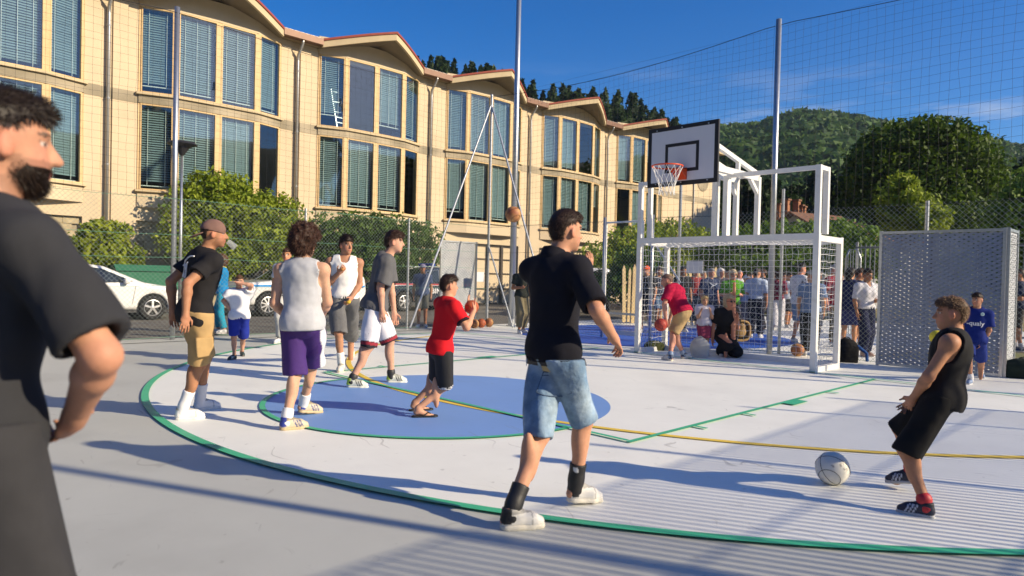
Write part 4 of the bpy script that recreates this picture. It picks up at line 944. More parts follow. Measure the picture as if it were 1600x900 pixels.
def tee(b, J, col, h, inf=.016, sleeve=.62, sr=.022, hem=-.07, belly=0.0, name='tee_shirt', m=None, fold=.007, seed=1, tank=False, neck_r=.062, label=None, vneck=False, colf=None, flare=.02):
    sl = 0 if tank else sleeve
    return garment(b, name, top_prims(J, inf, sl, sr, hem, belly, flare=flare), h, m or cloth(col), top_post(J, hem, inf, sl, sr, neck_r, tank, vneck), label, fold=fold, seed=seed, colf=colf)
def pants(b, J, col, h, inf=.012, end=.85, loose=.02, waist=.015, name='shorts', m=None, fold=.007, seed=2, flare=.0, belly=0.0, label=None, colf=None):
    pr, po = bottom(J, inf, end, loose, waist, flare, belly); return garment(b, name, pr, h, m or cloth(col), po, label, fold=fold, seed=seed, colf=colf)
def print_on(garm, prims, fold_free, origin, right, upv, txt, size, m, name='print', inward=None):
    """flat lettering laid on a garment: every point marched in to the cloth"""
    V, F = text_mesh(txt, size, True); right = nrm(right); upv = nrm(upv); nn = np.cross(right, upv)
    p = origin+V[:, :1]*right+V[:, 1:2]*upv+nn*.10
    for _ in range(30): d = sdf_all(prims, p); p = p-nn*np.clip(d-.008, -.02, .05)[:, None]*.8
    return mobj(name, p, F, m, garm)
def strokes_on(garm, prims, origin, right, upv, lines, r, m, name='print'):
    """brush strokes laid on a garment: each a polyline in the (right, up) plane"""
    right = nrm(right); upv = nrm(upv); nn = np.cross(right, upv); mb = MB()
    for ln in lines:
        q = np.array(ln, float); t = np.linspace(0, len(q)-1, 3*len(q)); q = np.stack([np.interp(t, np.arange(len(q)), q[:, i]) for i in (0, 1)], 1)
        p = origin+q[:, :1]*right+q[:, 1:]*upv+nn*.10
        for _ in range(30): p = p-nn*np.clip(sdf_all(prims, p)-.008, -.02, .05)[:, None]*.8
        if np.abs(sdf_all(prims, p)-.008).max() < .015: mb.tube(p, r, 5)
    if mb.n: mb.build(name, m, garm, kind='stuff')
M_INK = mat('white_print', (.72, .72, .74), .8); M_INK2 = mat('dark_print', (.03, .03, .05), .8)
# ---- the players
BLK, NAVYK = (.014, .014, .016), (.010, .012, .022)
def ball(nm, c, r, m, label, seam=True, kind='basketball', rot=(0.3, .5, 0.2)):
    V, F = [], []; n1, n2 = 24, 16
    b = MB().lathe([(r*math.sin(math.pi*i/n2)+1e-4, -r*math.cos(math.pi*i/n2)) for i in range(n2+1)], (0, 0, 0), n1)
    o = mobj(nm, np.vstack(b.V)+np.array(c), b.F, m, None, tuple(c), True, label=label, cat='ball')
    if seam:
        Rm = np.array(Matrix.Rotation(rot[0], 3, 'X') @ Matrix.Rotation(rot[1], 3, 'Y') @ Matrix.Rotation(rot[2], 3, 'Z')); W = []
        t = np.linspace(0, 2*math.pi, 41)
        for A, B in (((1, 0, 0), (0, 1, 0)), ((1, 0, 0), (0, 0, 1))): W.append(np.outer(np.cos(t), A)+np.outer(np.sin(t), B))
        for s in (-1, 1):
            p = np.stack([.52*np.cos(t)*1.0, s*(.70+.0*t), .0*t], 1); q = np.stack([np.cos(t)*.62, np.full_like(t, s*.62), np.sin(t)*.62], 1); q[:, 1] = s*np.sqrt(np.maximum(0, 1-q[:, 0]**2-q[:, 2]**2)); W.append(q/np.linalg.norm(q, axis=1)[:, None])
        V, F = wires([w_@Rm.T*r*1.001+np.array(c) for w_ in W], r*.022, 4); mobj('seam', V, F, M_BLACK if 'basket' in nm else mat('grey_seam', (.16, .16, .15), .7), o)
    return o
M_BBALL = mat('orange_basketball', (.42, .10, .035), .6, bump=.25, bscale=260, var=.08, vscale=8, bdist=.002)
M_BBALL2 = mat('tan_basketball', (.50, .27, .10), .6, bump=.2, bscale=260, color2=(.30, .10, .04), cscale=6, bdist=.002)
M_REDB = mat('red_basketball', (.40, .045, .03), .6, bump=.2, bscale=260, bdist=.002)
# -- man close to the lens, left edge
J = pose(1.0, 1.56, (-16, 640), (-20, 346), (4, 226), 30, [(-15, 1640, 30, 0, 0), (-75, 1560, 20, 0, 0)], ra=((158, 556, -1), (118, 648, 1)), la=((-150, 560, 1), (-80, 690, 1)), hfa=46, wide=.98)
J.P = np.array([J.N[0], J.N[1], .98])-.03*J.fwd; J.up = nrm(J.N-J.P); z_ = np.array([0, 0, 1.])
J.hip = [J.P+s*J.hr*.09-z_*.02 for s in (1, -1)]; gp = J.P*np.array([1, 1, 0])
J.ank = [gp+s*J.hr*.12+J.hf*.04*s+z_*.085 for s in (1, -1)]; J.kn = [ik(J.hip[i], J.ank[i], .45, .43, J.hf) for i in (0, 1)]; J.toe = [J.ank[i]+J.fd[i]*.17-z_*.055 for i in (0, 1)]
J.hand[0] = dict(curl=1.25, pn=-J.r); b = person(J, 'bearded man in charcoal tee standing close at the left edge', (.50, .25, .155), .0055, stubble=.35, brow=(.022, .014, .010)); h = .007; beard(b, J, (.022, .013, .009), .0045, 4000)
tee(b, J, (.030, .031, .036), h, sleeve=.84, sr=.020, hem=-.10, inf=.018, seed=5, fold=.012)
pants(b, J, (.036, .036, .040), h, end=1.5, loose=.03, seed=8, fold=.012); hair(b, J, (.018, .012, .009), 'short', .005, 6000); shoes(b, J, .008)
# -- man with backward cap
J = pose(1.02, 6.05, (306, 487), (320, 395), (334, 366), 46, [(284, 656, 66, 0, 0), (312, 641, 50, 0, 0)], ra=((293, 443, -1), (290, 490, -1)), la=((260, 446, 1), (270, 486, -1)), hfa=66, wide=1.04)
b = person(J, 'man in backward brown cap, black tee and khaki shorts, hands on hips', (.40, .19, .10), .0065, stubble=.25); h = .008
pr = top_prims(J, .018, .62, .026, -.12); t = tee(b, J, (.017, .016, .018), h, hem=-.12, inf=.018, sleeve=.62, sr=.026, seed=12)
bk = -J.fwd
strokes_on(t, pr, J.N-J.up*.12+bk*.25, J.r, J.up, [[(-.13, -.02), (-.08, .03), (-.03, .045)], [(-.02, .055), (.03, .075), (.08, .08)], [(-.10, .0), (-.105, -.06), (-.12, -.12)], [(-.08, -.01), (-.07, -.05), (-.05, -.03), (-.06, .0)], [(.0, .01), (-.005, -.05), (-.01, -.12)], [(.015, .02), (-.01, -.01)], [(-.06, -.08), (-.055, -.12)], [(-.10, -.15), (-.02, -.15)], [(-.13, -.20), (-.04, -.20)], [(-.13, -.215), (-.04, -.215)]], .007, M_INK)
p_ = pants(b, J, (.47, .31, .14), h, end=.98, loose=.032, seed=14, fold=.010)
for s in (0, 1):
    c0 = J.hip[s]+(J.kn[s]-J.hip[s])*.62+(1, -1)[s]*J.hr*.118; v = nrm(J.kn[s]-J.hip[s]); V, F = sdf_mesh([rbox(c0, R3_((1, -1)[s]*J.hr, np.cross(v, J.hr), v), (.020, .075, .085), .014)], .008); mobj('cargo_pocket', V, F, cloth((.45, .30, .135)), p_, smooth=True)
hair(b, J, (.03, .018, .012), 'buzz', .007, 500); shoes(b, J, .007, sock=(.78, .78, .80), sock_h=.42, sock_logo=(.05, .05, .06), lace=(.5, .5, .5))
k = J.hk; Rh = R3_(J.hri, J.hfw, J.hup); u, f, r = J.hup, J.hfw, J.hri
cp = [ell(J.H+u*.040*k-f*.008*k, Rh, np.array([.089, .109, .098])*k, 0)]; tl_ = nrm(u+.22*f)
def cpost(p, d, H=J.H+u*.022*k, tl_=tl_): return np.maximum(d, -((p-H)@tl_))
cap = garment(b, 'cap', cp, .006, cloth((.20, .115, .095)), cpost, fold=.002)
br = J.H+u*.005*k-f*.105*k
V, F = sdf_mesh([ell(br-f*.03*k-u*.016*k, R3_(r, nrm(f+.45*u), nrm(u-.45*f)), np.array([.078, .075, .010])*k, 0)], .005); mobj('cap_peak', V, F, cloth((.19, .11, .09)), cap, smooth=True)
c0 = J.H-u*.055*k+f*.115*k; axc = nrm(f-.9*u+.0*r); e1 = nrm(np.cross(axc, r)); cupm = clearmat('clear_plastic')
MB().lathe([(.022, 0), (.030, .085), (.0315, .086), (.029, .087), (.021, .003)], c0, 16, [r, e1, axc]).build('plastic_cup', cupm, None, tuple(c0), True, label="clear plastic cup held in the capped man's teeth", cat='cup')
# -- boy in white tee shading his eyes
J = pose(.72, 10.2, (374, 493), (373, 454), (374, 440), 158, [(366, 562, 200, 0, 0), (378, 556, 150, 0, 0)], ra=((349, 470, 0), (361, 485, -1)), la=((393, 446, -1), (370, 441, -1)))
b = person(J, 'boy in white tee and blue shorts shading his eyes by the fence', (.50, .28, .19), .009); h = .010
tee(b, J, (.74, .75, .78), h, hem=-.08, inf=.022, sr=.025, seed=21); pants(b, J, (.018, .035, .30), h, end=.9, loose=.03, seed=22); hair(b, J, (.10, .055, .03), 'short', .008, 500)
shoes(b, J, .009, col=(.03, .05, .05), sole=(.10, .10, .10), stripe=(.5, .6, .6))
# -- curly haired player
J = pose(1.0, 5.85, (472, 503), (472, 411), (476, 381), 2, [(474, 649, 50, .03, 0), (447, 672, 58, .0, 0)], ra=((512, 472, 1), (500, 497, 1)), la=((429, 474, 1), (448, 496, 1)), hfa=24, wide=1.0)
b = person(J, 'curly haired player in grey vest and purple shorts seen from behind', (.60, .345, .225), .0065); h = .0075
tee(b, J, (.47, .48, .51), h, tank=True, hem=-.07, inf=.020, seed=31, fold=.010, name='vest')
hr_ = J.hr
def purp(V):
    C = np.tile(np.array((.055, .018, .155)), (len(V), 1))
    for i in (0, 1):
        v = nrm(J.kn[i]-J.hip[i]); q = V-J.hip[i]; t_ = q@v; q = q-t_[:, None]*v; sd = q@J.hr*(1, -1)[i]; C[(sd > .05) & (np.abs(q@J.hf) < .032) & (t_ > .0)] = (.72, .72, .74)
    return C
pants(b, J, None, h, end=1.02, loose=.035, seed=33, m=mat('purple_shorts_fabric', attr=True, rough=.8, var=.08, vscale=10, bump=.3, bscale=26), colf=purp, fold=.010)
hair(b, J, (.035, .015, .009), 'curly', .006, 7000, col2=(.060, .026, .015)); shoes(b, J, .007, col=(.58, .50, .36), sole=(.55, .42, .24), sock=(.78, .78, .78), sock_h=.24, heel=(.03, .05, .30), stripe=(.04, .06, .2))
# -- player in white vest, eating
J = pose(1.04, 9.4, (537, 467), (539, 403), (541, 384), 168, [(533, 580, 175, 0, 0), (548, 556, 160, .06, 0)], ra=((513, 444, -1), (529, 427, -1)), la=((562, 446, 1), (549, 465, -1)), hfa=134, wide=1.02)
J.hand[0] = dict(curl=1.3, pn=-J.fwd+.3*J.r); J.hand[1] = dict(curl=1.1, pn=J.r)
b = person(J, 'dark haired player in white vest and grey denim shorts, eating a snack', (.43, .215, .125), .0075); h = .009
tee(b, J, (.80, .79, .77), h, tank=True, hem=.0, inf=.014, seed=41, name='vest'); M_GDEN = mat('grey_denim', (.13, .13, .135), .9, var=.2, vscale=12, bump=.3, bscale=30)
pants(b, J, None, h, end=1.0, loose=.04, waist=.09, seed=42, m=M_GDEN, fold=.010); MB().lathe([(.16, 0), (.168, 0), (.168, .035), (.16, .035)], J.P+J.up*.078, 24, R3_(J.r, J.fwd*.74, J.up)).build('belt', M_BLACK, b)
hair(b, J, (.020, .011, .008), 'medium', .007, 1500); shoes(b, J, .008, col=(.72, .68, .58), sole=(.70, .64, .50), sock=(.78, .78, .76), sock_h=.40)
for i, nm, cc, lb in ((0, 'snack', (.45, .20, .06), 'brown bite of food in the raised hand of the white vest player'), (1, 'snack', (.70, .42, .03), 'yellow snack in the lowered hand of the white vest player')):
    c0 = J.wr[i]+nrm(J.wr[i]-J.el[i])*.09+J.fwd*.035; V, F = sdf_mesh([ell(c0, np.eye(3), (.035, .03, .022), 0), ell(c0+[.012, .01, .014], np.eye(3), (.02, .02, .018), .01)], .008); mobj(nm, V, F, mat('snack_%d' % i, cc, .7, var=.2, vscale=30), None, tuple(c0), True, label=lb, cat='food')
# -- player in grey tee stepping right
J = pose(1.04, 8.25, (586, 477), (604, 402), (616, 379), 82, [(549, 606, 88, .0, 0), (611, 598, 84, .0, 0)], ra=((592, 466, -1), (598, 503, -1)), la=((613, 458, 1), (616, 488, 0)), hfa=84)
b = person(J, 'young man in loose grey tee and white basketball shorts stepping right', (.60, .33, .22), .0070); h = .0085
tee(b, J, (.115, .115, .12), h, hem=-.05, inf=.030, sleeve=.85, sr=.035, seed=51, fold=.010)
def redhem(V):
    C = np.tile(np.array((.74, .73, .77)), (len(V), 1))
    for i in (0, 1):
        v = nrm(J.kn[i]-J.hip[i]); L = np.linalg.norm(J.kn[i]-J.hip[i]); t = (V-J.hip[i])@v/L; side = ((V-J.P)@J.hr*(1, -1)[i]) > -.0
        C[(t > .985) & side] = (.015, .015, .02); C[(t > .91) & (t <= .985) & side] = (.30, .02, .035); C[(t > .89) & (t <= .91) & side] = (.02, .02, .03)
    return C
ps = pants(b, J, None, h, end=1.04, loose=.038, seed=52, m=mat('white_shorts_fabric', attr=True, rough=.85, var=.06, vscale=10, bump=.3, bscale=26), colf=redhem, fold=.009)
prp, _ = bottom(J, .012, 1.04, .038, .09); vd = -nrm(np.array([FW[0], FW[1], 0])); strokes_on(ps, prp, J.hip[0]+(J.kn[0]-J.hip[0])*.74+vd*.22, np.cross([0, 0, 1.], vd), (0, 0, 1.), [[(-.03, .0), (-.032, .035)], [(-.006, .004), (.0, .045)], [(.016, -.004), (.034, .028)], [(-.028, -.02), (.0, -.03), (.02, -.02)], [(-.02, -.012), (.012, -.014)]], .006, M_INK2, 'crest')
hair(b, J, (.045, .022, .014), 'medium', .006, 2500); shoes(b, J, .0075, col=(.68, .70, .60), sole=(.72, .72, .62), heel=(.55, .72, .08), stripe=(.02, .02, .02), sock=(.03, .03, .03), sock_h=.10)
# -- boy in red about to shoot
J = pose(.80, 6.45, (688, 545), (700, 469), (701, 447), 58, [(653, 653, 75, .02, 0), (648, 643, 65, .02, 0)], ra=((729, 512, -1), (740, 486, 1)), la=((722, 500, 1), (731, 480, 1)), hfa=62)
J.hand[0] = dict(dir=UP*.8+RT*.15+FW*.3, pn=-RT, curl=.35, spread=.5); J.hand[1] = dict(dir=UP*.8+FW*.3, pn=RT, curl=.35, spread=.5)
b = person(J, 'boy in red tee and black shorts holding a basketball to shoot', (.55, .29, .18), .0060); h = .007
J.bx = J.fwd
t = tee(b, J, (.60, .010, .018), h, hem=-.06, inf=.020, sleeve=.72, sr=.022, seed=61, fold=.008)
for i in (0, 1):
    e = J.sh[i]+(J.el[i]-J.sh[i])*.70; v = nrm(J.el[i]-J.sh[i]); V, F = sdf_mesh([ccone(e-v*.012, e+v*.012, .0653, .0653, 0)], .006, lambda p, d: np.maximum(d, -((p-(e-v*.012))@v))); mobj('cuff', V, F, cloth((.02, .01, .015)), t, smooth=True)
def whem(V):
    C = np.tile(np.array((.012, .012, .014)), (len(V), 1))
    for i in (0, 1):
        v = nrm(J.kn[i]-J.hip[i]); L = np.linalg.norm(J.kn[i]-J.hip[i]); t_ = (V-J.hip[i])@v/L; side = ((V-J.P)@J.hr*(1, -1)[i]) > -.0
        C[(t_ > .985) & (t_ < 1.01) & side] = (.7, .7, .7); C[(t_ > .945) & (t_ <= .962) & side] = (.7, .7, .7)
    return C
pants(b, J, None, h, end=1.01, loose=.032, seed=62, m=mat('black_shorts_fabric', attr=True, rough=.8, var=.08, vscale=10, bump=.3, bscale=26), colf=whem, fold=.009)
hair(b, J, (.028, .014, .009), 'short', .006, 3000, seed=63)
for i in (0, 1):
    an, t_, fd = J.ank[i], J.toe[i], J.fd[i]; zz = np.array([0, 0, 1.]); c0 = (an+t_)/2; c0[2] = .020; sdv = np.cross(fd, zz)
    def sp(p, d): return np.maximum(d, np.abs(p[:, 2]-.014)-.011)
    V, F = sdf_mesh([cone((*(an-fd*.03)[:2], .014), (*(t_+fd*.01)[:2], .014), .032, .042, 0)], .005, sp); fl = mobj('flip_flop', V, F, M_BLACK, b, smooth=True)
    for s in (-1, 1): MB().tube([(*(t_-fd*.01)[:2], .03), tuple((*(t_-fd*.045+sdv*s*.02)[:2], .058*.9)), (*(t_-fd*.09+sdv*s*.036)[:2], .026)], .006, 6).build('strap', M_BLACK, fl)
ball('basketball', P(737, 480, 6.55), .068, M_BBALL, 'orange basketball held up by the boy in red')
# -- man in black polo
J = pose(1.0, 3.92, (866, 546), (866, 405), (884, 362), 40, [(898, 790, 62, .03, 0), (797, 826, 76, .0, 0)], ra=((932, 484, -1), (958, 527, 1)), la=((832, 480, 1), (905, 418, 1)), hfa=56, hip_fa=58, wide=.95)
J.el[1] = J.sh[1]+nrm(J.fwd*.9-J.up*.35+.1*J.r)*.285; J.wr[1] = P(919, 436, depth(J.sh[0])+.22)
J.hand[1] = dict(dir=UP*.9+RT*.1, pn=FW*.6-RT, curl=.3, spread=.3); J.hand[0] = dict(curl=1.0, pn=-J.r*.3-J.fwd*.8)
b = person(J, 'young man in black polo and denim shorts walking in the foreground', (.56, .28, .17), .0055, stubble=.15, brow=(.03, .018, .012)); h = .0065
t = tee(b, J, (.010, .010, .016), h, hem=-.065, inf=.017, flare=.004, sleeve=.88, sr=.014, seed=71, fold=.006, name='polo_shirt')
V, F = sdf_mesh([cone(J.N+J.up*.005-J.fwd*.004, J.N+J.up*.045+J.fwd*.01, .080, .070, 0)], .006, lambda p, d: np.maximum(np.maximum(np.abs(d)-.007, (p-(J.N+J.up*.05))@nrm(J.up+.5*J.fwd)), -((p-(J.N-J.up*.012))@J.up)-.012)); mobj('collar', V, F, cloth((.011, .011, .017)), t, smooth=True)
M_DEN = mat('washed_denim', (.13, .22, .34), .9, var=.40, vscale=11, bump=.6, bscale=16, color2=(.40, .50, .58), cscale=4, cmix=(.42, .68), bdist=.02)
ps = pants(b, J, None, h, inf=.008, end=1.05, loose=.022, waist=-.045, seed=73, m=M_DEN, fold=.015)
prp, _ = bottom(J, .008, 1.05, .020, .05)
M_BELT = mat('black_belt', (.012, .012, .014), .5); M_SEAM = mat('denim_seam', (.07, .11, .18), .9)
V, F = sdf_mesh(bottom(J, .019, .3, .03, .05)[0], .007, lambda p, d: np.maximum(d, np.abs((p-(J.P-J.up*.066))@J.up)-.020)); mobj('belt', V, F, M_BELT, ps, smooth=True)
for s in (1,):
    c0 = J.P-J.hf*.135+J.hr*s*.085-np.array([0, 0, .17]); mbp = MB()
    for a_, b_ in (((-.06, .05), (.06, .05)), ((-.06, .05), (-.055, -.06)), ((.06, .05), (.055, -.06)), ((-.055, -.06), (0, -.085)), ((.055, -.06), (0, -.085)), ((-.058, .03), (.058, .03))):
        W = [c0+J.hr*(a_[0]+(b_[0]-a_[0])*t)+np.array([0, 0, a_[1]+(b_[1]-a_[1])*t])-J.hf*.08 for t in np.linspace(0, 1, 6)]; W = np.array(W)
        for _ in range(25): W = W+J.hf*np.clip(sdf_all(prp, W)-.006, -.02, .05)[:, None]*.8
        if np.abs(sdf_all(prp, W)-.006).max() < .01: mbp.tube(W, .0035, 5)
    if mbp.n: mbp.build('pocket_stitching', M_SEAM, ps)
c0 = J.P-J.hf*.25+J.hr*.07+np.array([0, 0, -.10]); W = np.array([c0+J.hr*x+np.array([0, 0, y]) for x, y in ((-.045, -.016), (.045, -.016), (.045, .016), (-.045, .016))])
for _ in range(25): W = W+J.hf*np.clip(sdf_all(prp, W)-.008, -.02, .05)[:, None]*.8
if np.abs(sdf_all(prp, W)-.008).max() < .012: mobj('leather_patch', W, [[0, 1, 2, 3]], mat('tan_leather', (.55, .42, .20), .7), ps)
for x in (.02, .14, -.10): 
    W = np.array([J.P-J.hf*.25+J.hr*(x+dx)+np.array([0, 0, y]) for dx, y in ((-.008, -.10), (.008, -.10), (.008, -.04), (-.008, -.04))])
    for _ in range(25): W = W+J.hf*np.clip(sdf_all(prp, W)-.012, -.02, .05)[:, None]*.8
    if np.abs(sdf_all(prp, W)-.012).max() < .012: mobj('belt_loop', W, [[0, 1, 2, 3]], M_DEN, ps)
hair(b, J, (.032, .017, .011), 'crop', .005, 8000, seed=77); shoes(b, J, .0055, col=(.74, .72, .66), sole=(.70, .66, .55), sock=(.012, .012, .014), sock_h=.34, heel=(.015, .015, .015), lace=(.45, .44, .42), sock_logo=(.7, .7, .7))
# -- boy in black vest with the football
J = pose(.80, 4.12, (1471, 621), (1492, 527), (1487, 491), -50, [(1424, 768, -52, .03, .03), (1447, 808, -55, .0, 0)], ra=((1470, 598, 1), (1430, 625, 0)), la=((1451, 588, -1), (1427, 622, 1)), hfa=-56, wide=.95)
J.hand[1] = dict(curl=.7, pn=J.r*1.0); J.hand[0] = dict(curl=.7, pn=-J.r)
b = person(J, 'fair boy in black sleeveless top and black shorts at the right, facing left', (.46, .22, .12), .0055); h = .0065
t = tee(b, J, (.012, .012, .014), h, tank=True, hem=-.08, inf=.016, seed=81, fold=.006, name='sleeveless_top')
pants(b, J, (.010, .010, .011), h, end=1.10, loose=.030, seed=82, fold=.008); hair(b, J, (.085, .045, .022), 'crop', .005, 8000, seed=83, col2=(.19, .105, .048))
shoes(b, J, .0055, col=(.012, .016, .040), sole=(.45, .45, .45), sock=(.45, .02, .03), sock_h=.075, stripe=(.6, .62, .68))
# -- boy in blue kit
J = pose(.76, 9.55, (1522, 528), (1526, 485), (1527, 469), 214, [(1516, 600, 225, 0, 0), (1532, 590, 200, 0, 0)], ra=((1503, 515, 1), (1480, 527, -1)), la=((1546, 520, -1), (1528, 545, -1)), hfa=240)
b = person(J, 'boy in blue football shirt standing in front of the mesh screen', (.42, .21, .13), .0080); h = .009
t = tee(b, J, (.008, .022, .17), h, hem=-.10, inf=.024, sleeve=.8, sr=.028, seed=91); prt = top_prims(J, .024, .8, .028, -.10)
print_on(t, prt, 0, J.P+J.up*.20+J.fwd*.3, -J.r, J.up, '-qualy', .085, M_INK); strokes_on(t, prt, J.P+J.up*.335+J.fwd*.3-J.r*.07, -J.r, J.up, [[(.016*math.cos(a), .019*math.sin(a)) for a in np.linspace(0, 6.3, 9)], [(0, -.01), (0, .01)]], .007, mat('pale_crest', (.35, .5, .55), .7), 'crest')
pants(b, J, (.012, .03, .2), h, end=.85, loose=.035, seed=92); hair(b, J, (.025, .014, .010), 'short', .007, 900); shoes(b, J, .008, col=(.20, .28, .45), sole=(.6, .6, .6), sock=(.7, .7, .72), sock_h=.3)
ball('handball', P(1464, 527, 9.35), .095, mat('yellow_ball', (.60, .50, .03), .6), 'yellow ball held by the boy in blue, left of his body', seam=False)
# -- goalkeeper bending for a ball
J = pose(.98, 11.6, (1067, 488), (1052, 449), (1042, 439), -52, [(1047, 564, -35, 0, 0), (1068, 561, 60, .0, 0)], ra=((1053, 478, 1), (1046, 500, 0)), la=((1038, 475, -1), (1041, 505, -1)), hfa=-70, ndep=.15, wide=1.12, htilt=-.35)
J.hand[1] = dict(curl=.5, pn=J.r+.2*J.fwd)
b = person(J, 'bald man in crimson tee and khaki shorts bending over in the goal', (.55, .27, .19), .008, belly=.03, stubble=.25); h = .009
tee(b, J, (.42, .008, .05), h, hem=-.03, inf=.022, sleeve=.78, sr=.025, seed=95, belly=.03); pants(b, J, (.43, .30, .15), h, end=.93, loose=.035, seed=96, belly=.02, waist=.11)
hair(b, J, (.16, .10, .075), 'buzz', .008, 0); shoes(b, J, .008, col=(.62, .60, .55), sole=(.6, .55, .45), heel=(.02, .04, .10), sock=(.20, .28, .42), sock_h=.16)
ball('basketball', J.wr[1]+np.array([0, 0, -.08])+J.fwd*.07-.05*J.r, .108, M_REDB, 'dark orange basketball in the hands of the bending goalkeeper')
# -- loose balls
ball('basketball', P(802, 335, 10.3), .120, M_BBALL2, 'tan and brown basketball in mid air left of the black polo man', rot=(1.2, .3, .8))
fb = G(1300, 757); M_FB = mat('scuffed_white_leather', (.74, .72, .64), .6, var=.10, vscale=9, color2=(.20, .19, .18), cscale=11, cmix=(.60, .66), bump=.15, bscale=40)
ball('football', fb+np.array([0, 0, .108]), .108, M_FB, 'scuffed white football lying on the court by the boy in black', seam=True, rot=(.4, 1.0, .2))
q = G(1246, 566); ball('basketball', P(1246, 553, 12.6)*np.array([1, 1, 0])+np.array([0, 0, .12]), .12, M_BBALL2, 'basketball with red panel on the ground behind the goal', rot=(0, .3, .1))
for i, (x, y) in enumerate(((741, 513), (752, 512), (764, 511))): ball('basketball', G(x, y)+np.array([0, 0, .12]), .12, (M_BBALL2, M_BBALL, M_BBALL2)[i], ('leftmost', 'middle', 'rightmost')[i]+' of three basketballs lying in a row by the fence corner', rot=(.3*i, .5, i))
# ================================================================== ONLOOKERS BEHIND THE GOAL
def onlooker(label, x, yf, S, fa, hfa=None, arms='dd', tone=TAN_, hs=('short', (.03, .02, .015)), top=(.3, .3, .3), sl=.7, hem=-.06, tank=False, bot=(.05, .06, .1), end=.95, loose=.02, belly=0.0, fem=False, shoe=(.6, .6, .6), sock=None, wide=1.0, topname='tee_shirt', botname='shorts', vneck=False, sit=0.0, lean=0.0, hh=.0155, seed=1, inf=.018):
    J = stand(S, x, yf, fa, hfa, arms, lean, sit=sit, wide=wide)
    b = person(J, label, tone, hh, belly=belly, fem=fem)
    tee(b, J, top, hh, sleeve=sl, tank=tank, hem=hem, belly=belly, name=topname, seed=seed, vneck=vneck, inf=inf, sr=.022 if sl <= 1 else .018)
    if bot is not None: pants(b, J, bot, hh, end=end, loose=loose, name='trousers' if end > 1.5 else botname, waist=.09 if hem >= -.01 else .015, seed=seed+1, belly=belly*.5)
    if hs: hair(b, J, hs[1], hs[0], .011, 250, seed=seed)
    shoes(b, J, .013, col=shoe, sole=(.6, .58, .55), sock=sock, sock_h=.25)
    return b, J
GREYH, WHITEH, BRN, BLON = (.30, .29, .28), (.62, .60, .57), (.06, .032, .02), (.50, .36, .18)
def hat(b, J, col, nm='cap', peak=True):
    k = J.hk; Rh = R3_(J.hri, J.hfw, J.hup); u, f = J.hup, J.hfw; H = J.H+u*.025*k
    pr = [ell(J.H+u*.036*k, Rh, np.array([.090, .108, .100])*k, 0)]
    if peak: pr.append(ell(J.H+u*.045*k+f*.12*k, Rh, np.array([.065, .065, .010])*k, .01))
    garment(b, nm, pr, .011, cloth(col), lambda p, d: np.maximum(d, -((p-H)@u)), fold=0)
def shades(b, J):
    k = J.hk; u, f, r = J.hup, J.hfw, J.hri; m = MB()
    for s in (-1, 1): m.add([J.H+r*s*x*k+u*z*k+f*.112*k for x, z in ((.012, -.012), (.052, -.010), (.052, .024), (.012, .022))], [[0, 1, 2, 3]]); m.beam(J.H+r*s*.052*k+u*.012*k+f*.11*k, J.H+r*s*.082*k+u*.008*k, .004, .006)
    m.build('sunglasses', M_BLACK, b)
def bag(nm, c, r, R, col, label, cat='bag', strap=True, parent=None, seed=1):
    V, F = sdf_mesh([ell(c, R, r, .03), rbox(np.asarray(c)-np.array([0, 0, r[2]*.25]), R, np.asarray(r)*np.array([.85, .8, .7]), .03, .03)], .012, lambda p, d, n=wob(seed, 30): d+.008*n(p))
    o = mobj(nm, V, F, cloth(col), parent, None if parent is not None else tuple(np.asarray(c)-np.array([0, 0, r[2]])), True, label=label, cat=cat if parent is None else None)
    if strap:
        R = np.asarray(R); t = np.linspace(0, math.pi, 9); MB().tube([np.asarray(c)+R[0]*math.cos(a)*r[0]*.3+np.array([0, 0, r[2]*(.85+.22*math.sin(a))]) for a in t], .008, 6).build('handle', cloth(col), o)
    return o
onlooker('man in orange cap and black top at the back left of the goal', 1009, 520, .99, -140, top=(.02, .02, .025), bot=(.05, .05, .06), hs=('buzz', BRN), seed=101)

b, J = onlooker('man in navy tee and denim shorts just behind the left goal post', 1026, 510, 1.0, 150, 120, 'bd', DEEP_, ('short', BRN), (.022, .03, .06), bot=(.10, .16, .26), seed=103)
b, J = onlooker('dark haired man in black tee behind the bending goalkeeper', 1064, 519, 1.0, 170, 130, 'dd', DEEP_, ('short', (.015, .012, .01)), (.015, .016, .02), bot=(.03, .03, .04), end=1.9, seed=105)
b, J = onlooker('grey haired man in navy printed tee among the onlookers', 1107, 524, .97, 160, 140, 'dd', RED_, ('short', GREYH), (.035, .05, .11), bot=(.04, .05, .09), end=1.9, belly=.04, seed=107, wide=1.08)
strokes_on(b.children[0], top_prims(J, .018, .7, .022, -.06, .04), J.P+J.up*.34+J.fwd*.4, -J.r, J.up, [[(-.10, .06), (-.03, .0), (-.08, -.05)], [(.10, .06), (.03, .0), (.09, -.04)], [(-.03, .0), (.03, .0)]], .016, mat('grey_blue_print', (.40, .44, .50), .8))
b, J = onlooker('white haired person in dark top behind the grey haired man', 1123, 517, .99, 175, 150, 'dd', RED_, ('bob', WHITEH), (.05, .05, .07), bot=(.05, .05, .06), end=1.9, seed=109, fem=True)
b, J = onlooker('blonde woman in sunglasses and bright green top in the crowd', 1142, 531, .94, 178, 175, 'bb', RED_, ('bob', (.55, .45, .28)), (.08, .30, .015), sl=.9, bot=(.05, .05, .06), end=1.9, belly=.02, fem=True, seed=111, wide=1.1); shades(b, J)
